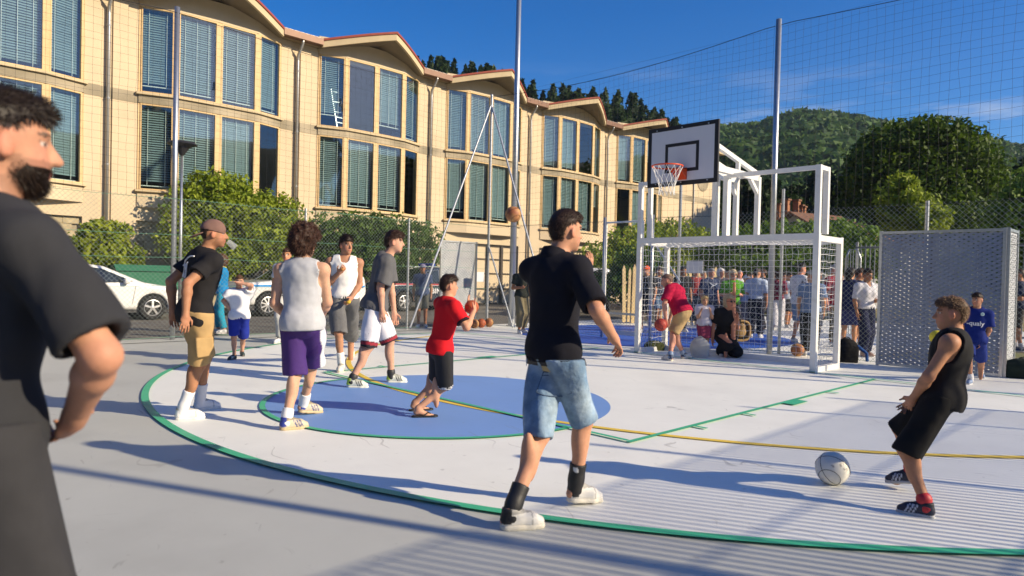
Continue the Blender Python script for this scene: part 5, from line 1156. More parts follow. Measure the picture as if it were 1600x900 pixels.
b, J = onlooker('dark haired onlooker in pale top behind the woman in green', 1134, 511, .98, 190, 170, 'dd', TAN_, ('short', (.05, .04, .04)), (.40, .42, .46), bot=(.1, .1, .12), end=1.9, seed=113)
b, J = onlooker('ruddy man in white top behind the woman in green', 1153, 511, .99, 170, 200, 'dd', (.62, .24, .15), ('buzz', GREYH), (.62, .62, .62), bot=(.1, .12, .2), end=1.9, seed=115)
b, J = onlooker('onlooker with white cap in pale blue shirt', 1163, 518, .90, 160, 150, 'dd', TAN_, ('short', BRN), (.30, .38, .58), bot=(.1, .1, .15), end=1.9, seed=117); hat(b, J, (.72, .72, .74))
b, J = onlooker('man in light blue shirt and navy trousers seen from behind', 1180, 528, .98, 30, 60, 'db', TAN_, ('short', (.03, .02, .018)), (.45, .53, .66), sl=.95, hem=.03, bot=(.012, .014, .03), end=1.95, loose=.03, seed=119, topname='shirt', shoe=(.6, .6, .6))
b, J = onlooker('onlooker in dark jacket right of the light blue shirt man', 1191, 520, .99, -60, -70, 'dd', TAN_, ('short', BRN), (.02, .022, .03), sl=1.9, bot=(.03, .03, .04), end=1.9, seed=121, topname='jacket')
b, J = onlooker('woman in maroon top and wide white trousers with maroon cap', 1213, 516, .97, 10, -20, 'bd', RED_, ('bob', BRN), (.17, .02, .05), sl=.8, bot=(.58, .58, .62), end=1.93, loose=.08, fem=True, seed=123); hat(b, J, (.10, .015, .05), peak=False)
bag('backpack', J.P+J.up*.28-J.fwd*.17, np.array([.13, .09, .17]), R3_(J.r, J.fwd, J.up), (.16, .02, .05), 'maroon backpack worn by the woman in wide white trousers', seed=4)
b, J = onlooker('onlooker in pale tee and black skirt left of the white tee man', 1230, 512, .96, 160, 150, 'dd', TAN_, ('short', BRN), (.50, .54, .60), bot=(.02, .02, .03), end=.95, seed=125, fem=True)
b, J = onlooker('man in speckled white tee and denim shorts turned to the right', 1247, 536, 1.04, 75, 80, 'dd', RED_, ('short', (.02, .016, .014)), (.72, .72, .73), sl=.8, hem=-.09, bot=(.16, .26, .42), end=1.0, loose=.04, seed=127, shoe=(.62, .62, .62), belly=.03)
rs_ = np.random.default_rng(4); prt = top_prims(J, .018, .8, .022, -.09, .03); W = []; mbp = MB()
for i in range(60):
    o = J.P+J.up*rs_.uniform(-.05, .48)+J.r*rs_.uniform(.02, .22)*1-J.fwd*rs_.uniform(-.13, .13); nd = -nrm(np.array([FW[0], FW[1], 0])); sx = nrm(np.cross([0, 0, 1.], nd)); p4 = np.array([o+nd*.3+sx*a+np.array([0, 0, c]) for a, c in ((-.011, -.014), (.011, -.010), (.013, .012), (-.009, .014))])
    for _ in range(20): p4 = p4-nd*np.clip(sdf_all(prt, p4)-.010, -.03, .06)[:, None]*.85
    mbp.add(p4, [[0, 1, 2, 3]])
mbp.build('speckle_print', mat('grey_print', (.20, .20, .22), .9), b.children[0], kind='stuff')
b, J = onlooker('person in blue top and black trousers beside the right goal post', 1265, 556, .92, 20, -30, 'dd', TAN_, ('short', GREYH), (.14, .22, .40), bot=(.012, .012, .014), end=1.95, loose=.03, seed=129)
b, J = onlooker('ruddy man in red tee seen through the side of the goal net', 1299, 541, 1.03, 150, 120, 'dd', (.62, .27, .19), ('buzz', GREYH), (.30, .03, .05), bot=(.12, .11, .07), end=1.9, seed=131, belly=.04)
b, J = onlooker('woman with long dark hair in navy dress carrying a red bag', 1325, 546, .98, 40, 60, 'bd', TAN_, ('long', (.016, .012, .011)), (.016, .022, .075), sl=.6, hem=-.12, bot=(.035, .040, .13), end=.92, loose=.05, fem=True, seed=133, topname='dress_top', botname='dress_skirt')
bag('shoulder_bag', J.P+J.up*.08+J.r*.20+J.fwd*.05, np.array([.17, .08, .15]), R3_(J.fwd, -J.r, J.up), (.48, .02, .05), 'red shoulder bag on the arm of the woman in navy', seed=6)
MB().tube([J.sh[0]+J.up*.07, J.P+J.up*.30+J.r*.21, J.P+J.up*.17+J.r*.20+J.fwd*.05], .012, 6).build('bag_strap', cloth((.40, .02, .05)), b)
b, J = onlooker('short haired woman in white shirt and navy trousers by the mesh screen', 1350, 557, .95, 165, 170, 'db', DEEP_, ('medium', (.03, .016, .012)), (.60, .60, .66), sl=.9, hem=-.0, bot=(.012, .016, .05), end=1.9, loose=.035, fem=True, seed=135, vneck=True, topname='shirt', shoe=(.45, .3, .25)); shades(b, J)
b, J = onlooker('onlooker in black top between the navy dress and white shirt women', 1338, 541, .98, 120, 100, 'dd', TAN_, ('medium', BRN), (.015, .015, .017), bot=(.35, .07, .03), end=.9, seed=137, fem=True)
b, J = onlooker('man in navy polo and dark shorts with backpack at the right edge', 1591, 549, 1.02, -50, -60, 'db', TAN_, ('short', (.05, .03, .02)), (.03, .04, .08), sl=.8, bot=(.06, .055, .055), end=.95, seed=139, sock=(.6, .6, .6), shoe=(.05, .06, .1))
b, J = onlooker('small blonde child in white top standing behind the goal net', 1099, 556, .62, 185, 190, 'pp', PALE_, ('bob', (.58, .42, .20)), (.62, .60, .66), sl=.8, bot=(.28, .05, .10), end=.9, seed=141)
b, J = onlooker('crouching woman in black with straw coloured hair behind the net', 1130, 556, .96, 172, 160, 'dp', RED_, ('bob', (.42, .34, .22)), (.014, .014, .016), sl=.7, bot=(.018, .018, .02), end=1.95, loose=.045, sit=.52, lean=.25, fem=True, seed=143); shades(b, J)
b, J = onlooker('man in blue tee and grey shorts with pale cap outside the fence', 659, 512, .94, 175, 170, 'dd', DEEP_, ('buzz', BRN), (.05, .075, .16), bot=(.10, .10, .09), end=.95, seed=145, belly=.03); hat(b, J, (.25, .22, .35))
b, J = onlooker('person in dark tee and camouflage trousers behind the mast', 814, 521, .98, 150, 140, 'bd', DEEP_, ('short', BRN), (.03, .035, .03), bot=(.20, .17, .10), end=1.8, loose=.03, seed=147)
b, J = onlooker('woman in bright blue jacket and sunglasses behind the capped man', 346, 521, .95, -110, -110, 'bp', (.58, .26, .16), ('curly', (.10, .05, .025)), (.01, .22, .50), sl=1.9, bot=(.02, .30, .45), end=1.9, seed=149, topname='jacket', fem=True); shades(b, J)
MB().lathe([(.075, 0), (.085, .0), (.080, .05), (.07, .05)], J.N+J.up*.005, 14).build('collar', cloth((.60, .62, .02)), b)
b, J = onlooker('person in pale trousers mostly hidden behind the curly haired player', 446, 536, 1.03, 178, 170, 'dd', TAN_, ('short', BRN), (.60, .62, .64), bot=(.50, .50, .48), end=1.93, loose=.02, seed=151, shoe=(.7, .7, .7))
# the man in the orange cap gets his cap
for o in list(COL.objects):
    if o.get('label', '').startswith('man in orange cap'): J = stand(.99, 1009, 520, -140); J.hk = J.S*.97; hat(o, J, (.80, .10, .02))
for i, (x, yf, S_, fa_, tc, hc_, lb) in enumerate(((1084, 508, 1.0, 175, (.30, .05, .05), BRN, 'back row onlooker in brick red top left of the grey haired man'), (1096, 506, .97, 160, (.35, .38, .42), GREYH, 'back row onlooker in grey top beside the notice'), (1171, 506, .96, 190, (.55, .50, .45), BRN, 'back row onlooker in beige top behind the light blue shirt man'), (1203, 507, 1.0, 170, (.05, .09, .20), (.02, .015, .012), 'back row onlooker in dark blue top left of the maroon cap woman'), (1222, 506, .97, 175, (.60, .58, .55), BRN, 'back row onlooker in off white top right of the maroon cap woman'), (1276, 520, .99, 185, (.08, .10, .08), GREYH, 'back row onlooker in dark green top behind the right goal post'), (1310, 512, .98, 170, (.45, .42, .40), BRN, 'back row onlooker in pale top behind the navy dress woman'))):
    onlooker(lb, x, yf, S_, fa_, fa_-15, 'dd', TAN_ if i % 2 else RED_, ('short' if i % 3 else 'bob', hc_), tc, bot=(.05, .06, .09), end=1.9, seed=160+i*2, hh=.018)
# ---- bags and things on the ground
Rz = lambda a: np.array([[math.cos(a), math.sin(a), 0], [-math.sin(a), math.cos(a), 0], [0, 0, 1.]])
c0 = G(1322, 566)+np.array([0, 0, .20]); bg_ = bag('backpack', c0, np.array([.20, .15, .22]), Rz(.6), (.008, .008, .010), 'black and blue backpack on the ground right of the goal', seed=8)
MB().tube([c0+np.array([.17, .02, .1]), c0+np.array([.30, .08, -.02]), c0+np.array([.30, .12, -.16])], .028, 6).build('shoulder_strap', cloth((.03, .09, .28)), bg_)
bag('sports_bag', G(1594, 592)+np.array([.05, .1, .15]), np.array([.30, .16, .16]), Rz(.3), (.012, .022, .018), 'dark green sports bag on the ground at the right edge', seed=9)
bag('backpack', G(1100, 558)+np.array([0, -.15, .17]), np.array([.17, .11, .19]), Rz(.5), (.50, .50, .47), 'pale backpack at the feet of the blonde child', seed=10)
bag('shoulder_bag', G(1008, 549)+np.array([0, .3, .09]), np.array([.20, .13, .10]), Rz(.9), (.07, .08, .03), 'olive bag lying behind the left goal post', strap=False, seed=11)
wb = P(1151, 516, 12.7); R = Rz(.78); M_WICK = mat('wicker', (.42, .27, .11), .8, var=.35, vscale=40, bump=.6, bscale=60)
V, F = sdf_mesh([rbox(wb, R, (.22, .11, .19), .05)], .012, lambda p, d, n=wob(3, 60): d+.006*n(p)); bk_ = mobj('basket_bag', V, F, cloth((.035, .03, .028)), None, tuple(wb-np.array([0, 0, .19])), True, label='wicker rimmed bag held by the crouching woman', cat='bag')
rim_ = [wb+R[0]*.21*math.copysign(abs(math.cos(a))**.6, math.cos(a))+np.array([0, 0, .18*math.copysign(abs(math.sin(a))**.6, math.sin(a))])-R[1]*.10 for a in np.linspace(0, 2*math.pi, 29)]
MB().tube(rim_, .024, 7, cap=False).build('wicker_rim', M_WICK, bk_, smooth=True)
V, F = sdf_mesh([ell(wb-R[1]*.11+np.array([0, 0, -.02])+R[0]*.04, R, (.10, .04, .10), .02), ell(wb-R[1]*.12+np.array([0, 0, .08])+R[0]*.06, R, (.06, .04, .06), .02)], .012); mobj('fur_trim', V, F, M_WICK, bk_, smooth=True)
# ================================================================== VEHICLES AND STREET THINGS
def poly2d(px, pz, poly):
    d = np.full(len(px), 1e9); s = np.ones(len(px)); n = len(poly)
    for i in range(n):
        ax, az = poly[i]; bx, bz = poly[i-1]; ex, ez = bx-ax, bz-az; wx, wz = px-ax, pz-az
        t = np.clip((wx*ex+wz*ez)/(ex*ex+ez*ez), 0, 1); dx, dz = wx-ex*t, wz-ez*t; d = np.minimum(d, dx*dx+dz*dz)
        c1 = pz >= az; c2 = pz < bz; c3 = ex*wz > ez*wx; fl = (c1 & c2 & c3) | (~c1 & ~c2 & ~c3); s = np.where(fl, -s, s)
    return s*np.sqrt(d)
def car(nm, label, cat, o, fdir, prof, wins, W, wheels, wr, paint, rimcol, tumble=.16, belt=.9, h=.042, spokes=5, glass=None):
    """o: ground point under the middle; prof / wins: side outlines (x forward, z up)"""
    o = np.array([o[0], o[1], -.02]); fd = np.array([*nrm(fdir), 0.]); rd = np.array([fd[1], -fd[0], 0.]); z = np.array([0, 0, 1.]); R = np.stack([fd, rd, z])
    t = empty(nm, tuple(o), label, cat); loc = lambda V: o+np.asarray(V)@R
    xs = [p[0] for p in prof]; zs = [p[1] for p in prof]; r_ = .10
    def shell(q, infl=0.0):
        d2 = poly2d(q[:, 0], q[:, 2], prof)-infl; wz = W/2-tumble*np.clip((q[:, 2]-belt)/.55, 0, 1.2)-.03*np.clip((.45-q[:, 2])/.3, 0, 1)
        endt = np.clip((np.abs(q[:, 0]-(max(xs)+min(xs))/2)-(max(xs)-min(xs))*.36)/((max(xs)-min(xs))*.14), 0, 1)
        dy = np.abs(q[:, 1])-wz+.10*endt**2-infl
        a, b = d2+r_, dy+r_; return np.sqrt(np.maximum(a, 0)**2+np.maximum(b, 0)**2)+np.minimum(np.maximum(a, b), 0)-r_
    def local(p): return (p-o)@R.T
    def body_post(p, d):
        q = local(p); d = shell(q)
        for wx in wheels:
            rr = np.sqrt((q[:, 0]-wx)**2+(q[:, 2]-wr)**2)-(wr+.055); d = np.maximum(d, -np.maximum(rr, (W/2-.30)-np.abs(q[:, 1])))
        return d
    bp = [rbox(loc([((max(xs)+min(xs))/2, 0, (max(zs)+min(zs))/2)])[0], R, ((max(xs)-min(xs))/2+.02, W/2+.02, (max(zs)-min(zs))/2+.02), .02, 0)]
    V, F = sdf_mesh(bp, h, body_post); mobj('body', V, F, paint, t, smooth=True)
    g = glass or mat('car_glass', (.012, .018, .018), .06, spec=.9)
    for wp in wins:
        for s in (1, -1):
            def wpost(p, d): q = local(p); return np.maximum(np.maximum(shell(q)-.010, poly2d(q[:, 0], q[:, 2], wp)), (W*.30)-s*q[:, 1])
            V, F = sdf_mesh(bp, h*.75, wpost); mobj('side_window', V, F, g, t, smooth=True)
    allx = [p[0] for wp in wins for p in wp]; zb = min(p[1] for wp in wins for p in wp)+.03; zt = max(p[1] for wp in wins for p in wp)+.02
    for nm2, c0, c1 in (('windscreen', max(allx)-.55, max(allx)+.6), ('rear_window', min(allx)-.5, min(allx)+.25)):
        def gpost(p, d): q = local(p); return np.maximum(np.maximum(shell(q)-.010, np.maximum(zb-q[:, 2], q[:, 2]-zt)), np.maximum(np.maximum(c0-q[:, 0], q[:, 0]-c1), np.abs(q[:, 1])-(W/2-.24)))
        V, F = sdf_mesh(bp, h*.8, gpost)
        if len(V): mobj(nm2, V, F, g, t, smooth=True)
    M_TY = mat('tyre_rubber', (.018, .018, .019), .85); RM = mat('rim_'+rimcol[0], rimcol[1], .35, .7)
    for wx in wheels:
        for s in (1, -1):
            c = loc([(wx, s*(W/2-.115), wr)])[0]; ax = [fd, z, rd*s]
            tw = MB().lathe([(wr*.62, -.1), (wr*.95, -.1), (wr, -.06), (wr, .06), (wr*.95, .1), (wr*.66, .1), (wr*.62, .06)], c, 28, ax).build('wheel', M_TY, t, smooth=True)
            rm = MB().lathe([(wr*.67, .02), (wr*.68, .095), (wr*.62, .10), (wr*.58, .05), (wr*.58, .02)], c, 28, ax)
            rm.lathe([(wr*.16, .03), (wr*.16, .085), (wr*.08, .095)], c, 14, ax); axm = np.array(ax)
            for j in range(spokes):
                a = 2*math.pi*j/spokes+.3; e = np.array([math.cos(a), math.sin(a), 0]); rm.beam(c+np.append(e[:2]*wr*.1, .075)@axm, c+np.append(e[:2]*wr*.62, .065)@axm, wr*(.5/spokes+.06), .03, axm[2])
            rm.build('rim', RM, tw); MB().lathe([(wr*.60, -.02), (wr*.60, .0)], c, 20, ax).build('brake_disc', M_DARK, tw)
    MB().box((0, 0, 0), (.001, .001, .001)) if False else None
    V = [loc([(x, s*(W/2-.12), zz)])[0] for x in (min(xs)+.25, max(xs)-.25) for s in (-1, 1) for zz in (.20, .34)]
    mb = MB(); mb.add(V, [[0, 1, 3, 2], [4, 6, 7, 5], [0, 4, 5, 1], [2, 3, 7, 6], [0, 2, 6, 4], [1, 5, 7, 3]]); mb.build('underbody', M_DARK, t)
    return t, loc, shell, R, o
M_CARW = mat('white_car_paint', (.78, .78, .76), .25, coat=.6); M_CARD = mat('dark_blue_car_paint', (.022, .032, .055), .22, coat=.8)
M_LAMP = mat('lamp_lens', (.70, .72, .74), .12, .2); M_TAIL = mat('tail_lens', (.45, .01, .01), .2)
# white hatchback, nose to the right
hp = [(-2.05, .30), (2.0, .26), (2.12, .45), (2.08, .70), (1.85, .86), (1.05, 1.0), (.15, 1.40), (-.45, 1.48), (-1.3, 1.42), (-1.85, 1.05), (-2.1, .85)]
cw, loc, sh_, R, o = car('parked_car', 'white hatchback with alloy wheels parked outside the left fence', 'car', (-14.72, -5.75), (0, 1), hp, [[(.85, 1.0), (.12, 1.33), (-.28, 1.40), (-.28, .94)], [(-.36, .94), (-.36, 1.40), (-1.15, 1.36), (-1.55, 1.02)]], 1.80, (1.28, -1.27), .325, M_CARW, ('silver', (.55, .55, .56)))
for s in (1, -1):
    V, F = sdf_mesh([rbox(loc([(.62, s*.98, 1.02)])[0], R, (.07, .10, .07), .05)], .02); mobj('wing_mirror', V, F, M_CARW, cw, smooth=True)
    V, F = sdf_mesh([ell(loc([(1.92, s*.66, .70)])[0], R, (.16, .20, .09), 0)], .02); mobj('headlight', V, F, M_LAMP, cw, smooth=True)
    MB().beam(loc([(-.05, s*.912, .80)])[0], loc([(.15, s*.912, .80)])[0], .02, .03).build('door_handle', M_CARW, cw)
    MB().beam(loc([(-.32, s*.905, .38)])[0], loc([(-.32, s*.905, .90)])[0], .006, .012, R[1]).build('door_gap', M_BLACK, cw); MB().beam(loc([(.78, s*.905, .45)])[0], loc([(.86, s*.900, .92)])[0], .006, .012, R[1]).build('door_gap', M_BLACK, cw)
# white suv with blue stripe, nose to the left
sp_ = [(-2.1, .38), (2.05, .34), (2.15, .6), (2.1, .92), (1.9, 1.02), (1.0, 1.10), (.25, 1.60), (-.3, 1.68), (-1.8, 1.62), (-2.1, 1.2), (-2.15, .8)]
sw_ = [[(.82, 1.12), (.22, 1.50), (-.30, 1.57), (-.30, 1.05)], [(-.38, 1.05), (-.38, 1.57), (-1.20, 1.55), (-1.20, 1.06)], [(-1.28, 1.07), (-1.28, 1.54), (-1.72, 1.50), (-1.90, 1.12)]]
cs, loc, sh_, R, o = car('parked_suv', 'white sports utility car with blue stripe behind the curly haired player', 'car', (-14.95, .12), (0, -1), sp_, sw_, 1.84, (1.32, -1.33), .36, M_CARW, ('pale', (.72, .72, .72)), tumble=.14, belt=1.05, spokes=9)
M_BSTR = mat('blue_stripe', (.02, .30, .75), .4)
MB().beam(loc([(1.9, -.918, .93)])[0], loc([(-2.0, -.928, .93)])[0], .012, .06).build('blue_stripe', M_BSTR, cs)
for s in (1, -1):
    V, F = sdf_mesh([rbox(loc([(.62, s*1.0, 1.16)])[0], R, (.07, .10, .09), .05)], .02); mobj('wing_mirror', V, F, M_CARW, cs, smooth=True)
    V, F = sdf_mesh([ell(loc([(1.98, s*.66, .86)])[0], R, (.14, .20, .09), 0)], .02); mobj('headlight', V, F, M_LAMP, cs, smooth=True)
# dark police suv, nose to the left
cd, loc, sh_, R, o = car('police_car', 'dark blue police car with red stripe and roof light behind the fence', 'car', (-15.95, 5.80), (0, -1), sp_, sw_, 1.84, (1.32, -1.33), .36, M_CARD, ('silver', (.55, .55, .56)), tumble=.14, belt=1.05, spokes=6)
M_RSTR = mat('red_stripe', (.42, .01, .02), .4)
MB().beam(loc([(1.75, -.915, 1.01)])[0], loc([(-1.9, -.925, 1.01)])[0], .012, .045).build('red_stripe', M_RSTR, cd); MB().beam(loc([(1.75, -.915, .972)])[0], loc([(-1.9, -.925, .972)])[0], .012, .014).build('white_stripe', M_INK, cd)
V, F = text_mesh('CARABINIERI', .30, True, 1.05); c0 = loc([(-.42, -.934, .77)])[0]; yy = onX(674, 455, -15.02)[1]
wd_ = V[:, 0].max()-V[:, 0].min(); lx = V[:, 0].min()+wd_*.455
mobj('lettering', np.stack([np.full(len(V), o[0]+.933), yy+(V[:, 0]-lx)*.95, onX(680, 455, -15.02)[2]+V[:, 1]*.9], 1), F, M_INK, cd)
V, F = sdf_mesh([rbox(loc([(-.35, 0, 1.76)])[0], R, (.10, .45, .07), .05)], .02); mobj('roof_light', V, F, mat('blue_beacon', (.02, .07, .42), .15), cd, smooth=True)
for s in (1, -1):
    V, F = sdf_mesh([rbox(loc([(.62, s*1.0, 1.16)])[0], R, (.07, .10, .09), .05)], .02); mobj('wing_mirror', V, F, M_CARD, cd, smooth=True)
    V, F = sdf_mesh([ell(loc([(1.98, s*.66, .86)])[0], R, (.14, .20, .09), 0)], .02); mobj('headlight', V, F, M_LAMP, cd, smooth=True)
    MB().beam(loc([(1.0, s*.62, 1.70)])[0]*0+loc([(.1, s*.72, 1.70)])[0], loc([(-1.7, s*.70, 1.67)])[0], .03, .03).build('roof_rail', M_GALV, cd)
# small white pickup, tail to the camera
pc = np.array([-10.6, 9.6, 0]); M_PKW = mat('white_truck_bed', (.62, .61, .57), .5, var=.1, vscale=5)
pk_ = empty('pickup_truck', tuple(pc), 'small white flatbed pickup parked beyond the wire gate', 'truck')
fd = nrm([-.55, .83, 0]); rd = np.array([fd[1], -fd[0], 0]); z = np.array([0, 0, 1.]); L_ = lambda x, y, zz: pc+fd*x+rd*y+z*zz
def obox(x0, x1, y0, y1, z0, z1, nm, m, par=pk_):
    V = [L_(x, y, zz) for x in (x0, x1) for y in (y0, y1) for zz in (z0, z1)]; return MB().add(V, [[0, 1, 3, 2], [4, 6, 7, 5], [0, 4, 5, 1], [2, 3, 7, 6], [0, 2, 6, 4], [1, 5, 7, 3]]).build(nm, m, par)
obox(-1.9, .7, -.80, .80, .72, .80, 'bed_floor', M_PKW); obox(-1.93, -1.90, -.80, .80, .80, 1.18, 'tailgate', M_PKW)
for s in (-1, 1): obox(-1.9, .7, s*.80-.015, s*.80+.015, .80, 1.18, 'bed_side', M_PKW)
for s in (-1, 1): obox(-1.95, -1.93, s*.66-.10, s*.66+.10, .50, .62, 'tail_light', M_TAIL)
obox(-1.95, -1.93, -.25, .25, .46, .58, 'number_plate', M_WPOW); obox(-1.85, 2.2, -.35, .35, .35, .70, 'chassis', M_DARK)
V, F = sdf_mesh([rbox(L_(1.45, 0, 1.15), np.stack([fd, rd, z]), (.68, .78, .62), .16)], .07); mobj('cab', V, F, M_CARW, pk_, smooth=True)
obox(.75, .768, -.55, .55, 1.15, 1.62, 'cab_rear_window', M_BLACK)
for x in (-1.1, 1.5):
    for s in (-1, 1): MB().lathe([(.18, -.09), (.29, -.09), (.31, -.05), (.31, .05), (.29, .09), (.18, .09)], L_(x, s*.66, .31), 20, [fd, z, rd]).build('wheel', mat('tyre_rubber'), pk_)
obox(-1.2, -.6, .2, .75, .82, 1.45, 'cargo_crate', mat('red_white_crate', (.5, .05, .07), .6))
# street lamp
lp = P(280, 520, 16.5)*np.array([1, 1, 0]); st = empty('street_lamp', tuple(lp), 'slim street lamp with flat lantern next to the left net post', 'lamp'); zt = P(285, 240, depth(lp+np.array([0, 0, 3])))[2]
MB().tube([lp, lp+np.array([0, 0, zt])], [.045, .03], 10).build('pole', M_GALV, st, smooth=True)
M_LANT = mat('dark_lantern_metal', (.05, .05, .055), .5, .5)
MB().lathe([(.04, 0), (.16, .18), (.17, .20), (.34, .26), (.30, .31), (.08, .36)], lp+np.array([0, 0, zt-.05]), 20).build('lantern', M_LANT, st)
# green dumpster behind the white car
dc = onX(230, 412, -17.3); dm = empty('dumpster', (-17.3, dc[1], 0), 'green waste container in front of the building behind the white car', 'container'); M_DUMP = mat('green_container', (.03, .16, .09), .5, var=.15, vscale=4)
MB().prism([(-17.7, dc[1]-.85, .15), (-16.9, dc[1]-.85, .15), (-16.75, dc[1]-.95, 1.25), (-17.85, dc[1]-.95, 1.25)], (0, 1.8, 0)).build('tub', M_DUMP, dm); MB().prism([(-16.7, dc[1]-1.0, 1.26), (-17.9, dc[1]-1.0, 1.26), (-17.75, dc[1]-1.0, 1.42), (-17.0, dc[1]-1.0, 1.45)], (0, 1.95, 0)).build('lid', M_DUMP, dm)
for s in (-.6, .6): MB().lathe([(.08, -.03), (.08, .03)], (-17.0, dc[1]+s, .07), 12, [(0, 1, 0), (0, 0, 1), (1, 0, 0)]).build('castor', M_BLACK, dm)
# signs on the fence
def card(x0, y0, x1, y1, Y, nm, label, m):
    a = onY(x0, y0, Y); b = onY(x1, y1, Y); o_ = MB().box((a[0], Y-.004, min(a[2], b[2])), (b[0], Y+.004, max(a[2], b[2]))).build(nm, m, None, (a[0], Y, min(a[2], b[2])), label=label, cat='sign'); return o_
M_PAPER = mat('white_card', (.74, .74, .74), .8)
card(1073, 408, 1098, 427, 2.06, 'notice_board', 'white notice fixed to the fence above the goalkeeper', M_PAPER)
nb = MB(); yv = onX(752, 432, -7.97); nb.box((-7.975, yv[1]-.16, yv[2]-.14), (-7.967, yv[1]+.10, yv[2]+.12)).build('notice_board', M_PAPER, None, tuple(yv), label='blank white sheet fixed to the corner of the left fence', cat='sign')
# picket fence behind the crowd
M_PICK = mat('weathered_pine', (.50, .38, .20), .85, var=.3, vscale=6, bump=.3, bscale=20, stretch=(1, 1, .2))
pf = empty('picket_fence', (-4, 11.8, 0), 'rough wooden picket fence behind the left half of the crowd', 'fence'); r_ = np.random.default_rng(9)
p0, p1 = G(975, 506), G(1135, 503); dv = p1-p0; Lp = np.linalg.norm(dv); dv /= Lp; pm = mkmesh('picket', *(lambda b: (np.vstack(b.V), b.F))(MB().prism([(-.06, 0, 0), (.06, 0, 0), (.06, 0, 1.55), (.0, 0, 1.68), (-.06, 0, 1.55)], (0, .025, 0))), M_PICK)
WLOC[pf.name] = np.array([p0[0], p0[1], 0.]); pf.location = (p0[0], p0[1], 0)
for i in range(int(Lp/.17)):
    q = p0+dv*i*.17; inst('picket', pm, pf, (q[0], q[1], r_.uniform(-.02, .06)), (r_.normal(0, .015), r_.normal(0, .02), math.atan2(dv[1], dv[0])), (r_.uniform(.8, 1.1), 1, r_.uniform(.92, 1.08)))
nv = np.array([-dv[1], dv[0], 0])
for zz in (.45, 1.25): MB().beam(p0+nv*.05+z*zz, p1+nv*.05+z*zz, .03, .07).build('fence_rail', M_PICK, pf)
# bar railing and crowd barrier behind the onlookers
M_RAILB = mat('grey_railing', (.30, .31, .32), .5, .5)
rb_ = empty('bar_railing', (3, 9.2, 0), 'tall grey bar railing behind the woman in white shirt', 'fence'); mb = MB()
for x in np.arange(-1.0, 12.5, .115): mb.box((x, 9.2, .1), (x+.022, 9.222, 2.42))
mb.build('bars', M_RAILB, rb_, kind='stuff')
for zz in (.2, 2.35): MB().box((-1, 9.225, zz-.025), (12.5, 9.25, zz+.025)).build('rail', M_RAILB, rb_)
for x in np.arange(-1, 12.6, 2.2): MB().box((x-.03, 9.25, 0), (x+.03, 9.31, 2.5)).build('railing_post', M_RAILB, rb_)
br = empty('crowd_barrier', (1.6, 7.6, 0), 'upright steel crowd barrier propped behind the woman in navy dress', 'barrier')
q0, q1 = onY(1322, 395, 7.6), onY(1345, 395, 7.6); MB().tube([(q0[0], 7.6, .0), (q0[0], 7.6, 2.0), (q0[0]+.08, 7.6, 2.22), (q1[0]-.08, 7.6, 2.22), (q1[0], 7.6, 2.0), (q1[0], 7.6, .0)], .022, 8).build('barrier_frame', M_GALV, br, smooth=True)
for t_ in np.linspace(.14, .86, 5): x = q0[0]+(q1[0]-q0[0])*t_; MB().tube([(x, 7.6, .1), (x, 7.6, 2.2)], .010, 6).build('barrier_bar', M_GALV, br)
# ================================================================== PLANTS, HILLS, HOUSE
M_LEAF = mat('leaves', attr=True, rough=.6, translucent=.35, spec=.25)
M_BARK = mat('bark', (.10, .075, .05), .95, var=.3, vscale=8, bump=.6, bscale=15)
def leafcloud(blobs, n, size, cols, seed, shell=.55, droop=0.0):
    """n leaf faces through the volume of ellipsoid blobs [(centre, radii)]; clumped"""
    r = np.random.default_rng(seed); vol = np.array([np.prod(b[1]) for b in blobs])**.75; pick = r.choice(len(blobs), n, p=vol/vol.sum())
    C = np.array([b[0] for b in blobs])[pick]; Rr = np.array([b[1] for b in blobs])[pick]
    cl = r.normal(size=(n//34+1, 3)); cl /= np.linalg.norm(cl, axis=1)[:, None]; cl *= r.uniform(shell, 1.18, (len(cl), 1))
    k = r.integers(0, len(cl), n); d = cl[k]+r.normal(0, .085, (n, 3))*np.array([1, 1, 1.3]); p = C+d*Rr
    up = nrm([0, 0, 1]); a = r.normal(size=(n, 3))+d*.8; a /= np.linalg.norm(a, axis=1)[:, None]; t = np.cross(a, r.normal(size=(n, 3))); t /= np.linalg.norm(t, axis=1)[:, None]; b = np.cross(a, t)
    s = size*r.uniform(.6, 1.35, (n, 1)); t = t*s; b = b*s*.55; t[:, 2] -= droop*s[:, 0]
    V = np.stack([p-t, p+b*1.0-t*.1, p+t, p-b*1.0-t*.1], 1).reshape(-1, 3); F = np.arange(4*n).reshape(-1, 4)
    c0, c1 = np.array(cols[0]), np.array(cols[1]); tint = np.clip(r.normal(.5, .22, (len(cl),)), 0, 1)[k][:, None]+r.normal(0, .10, (n, 1)); col = c0+(c1-c0)*np.clip(tint, 0, 1)
    return V, F, np.repeat(np.clip(col, .004, 1), 4, 0)
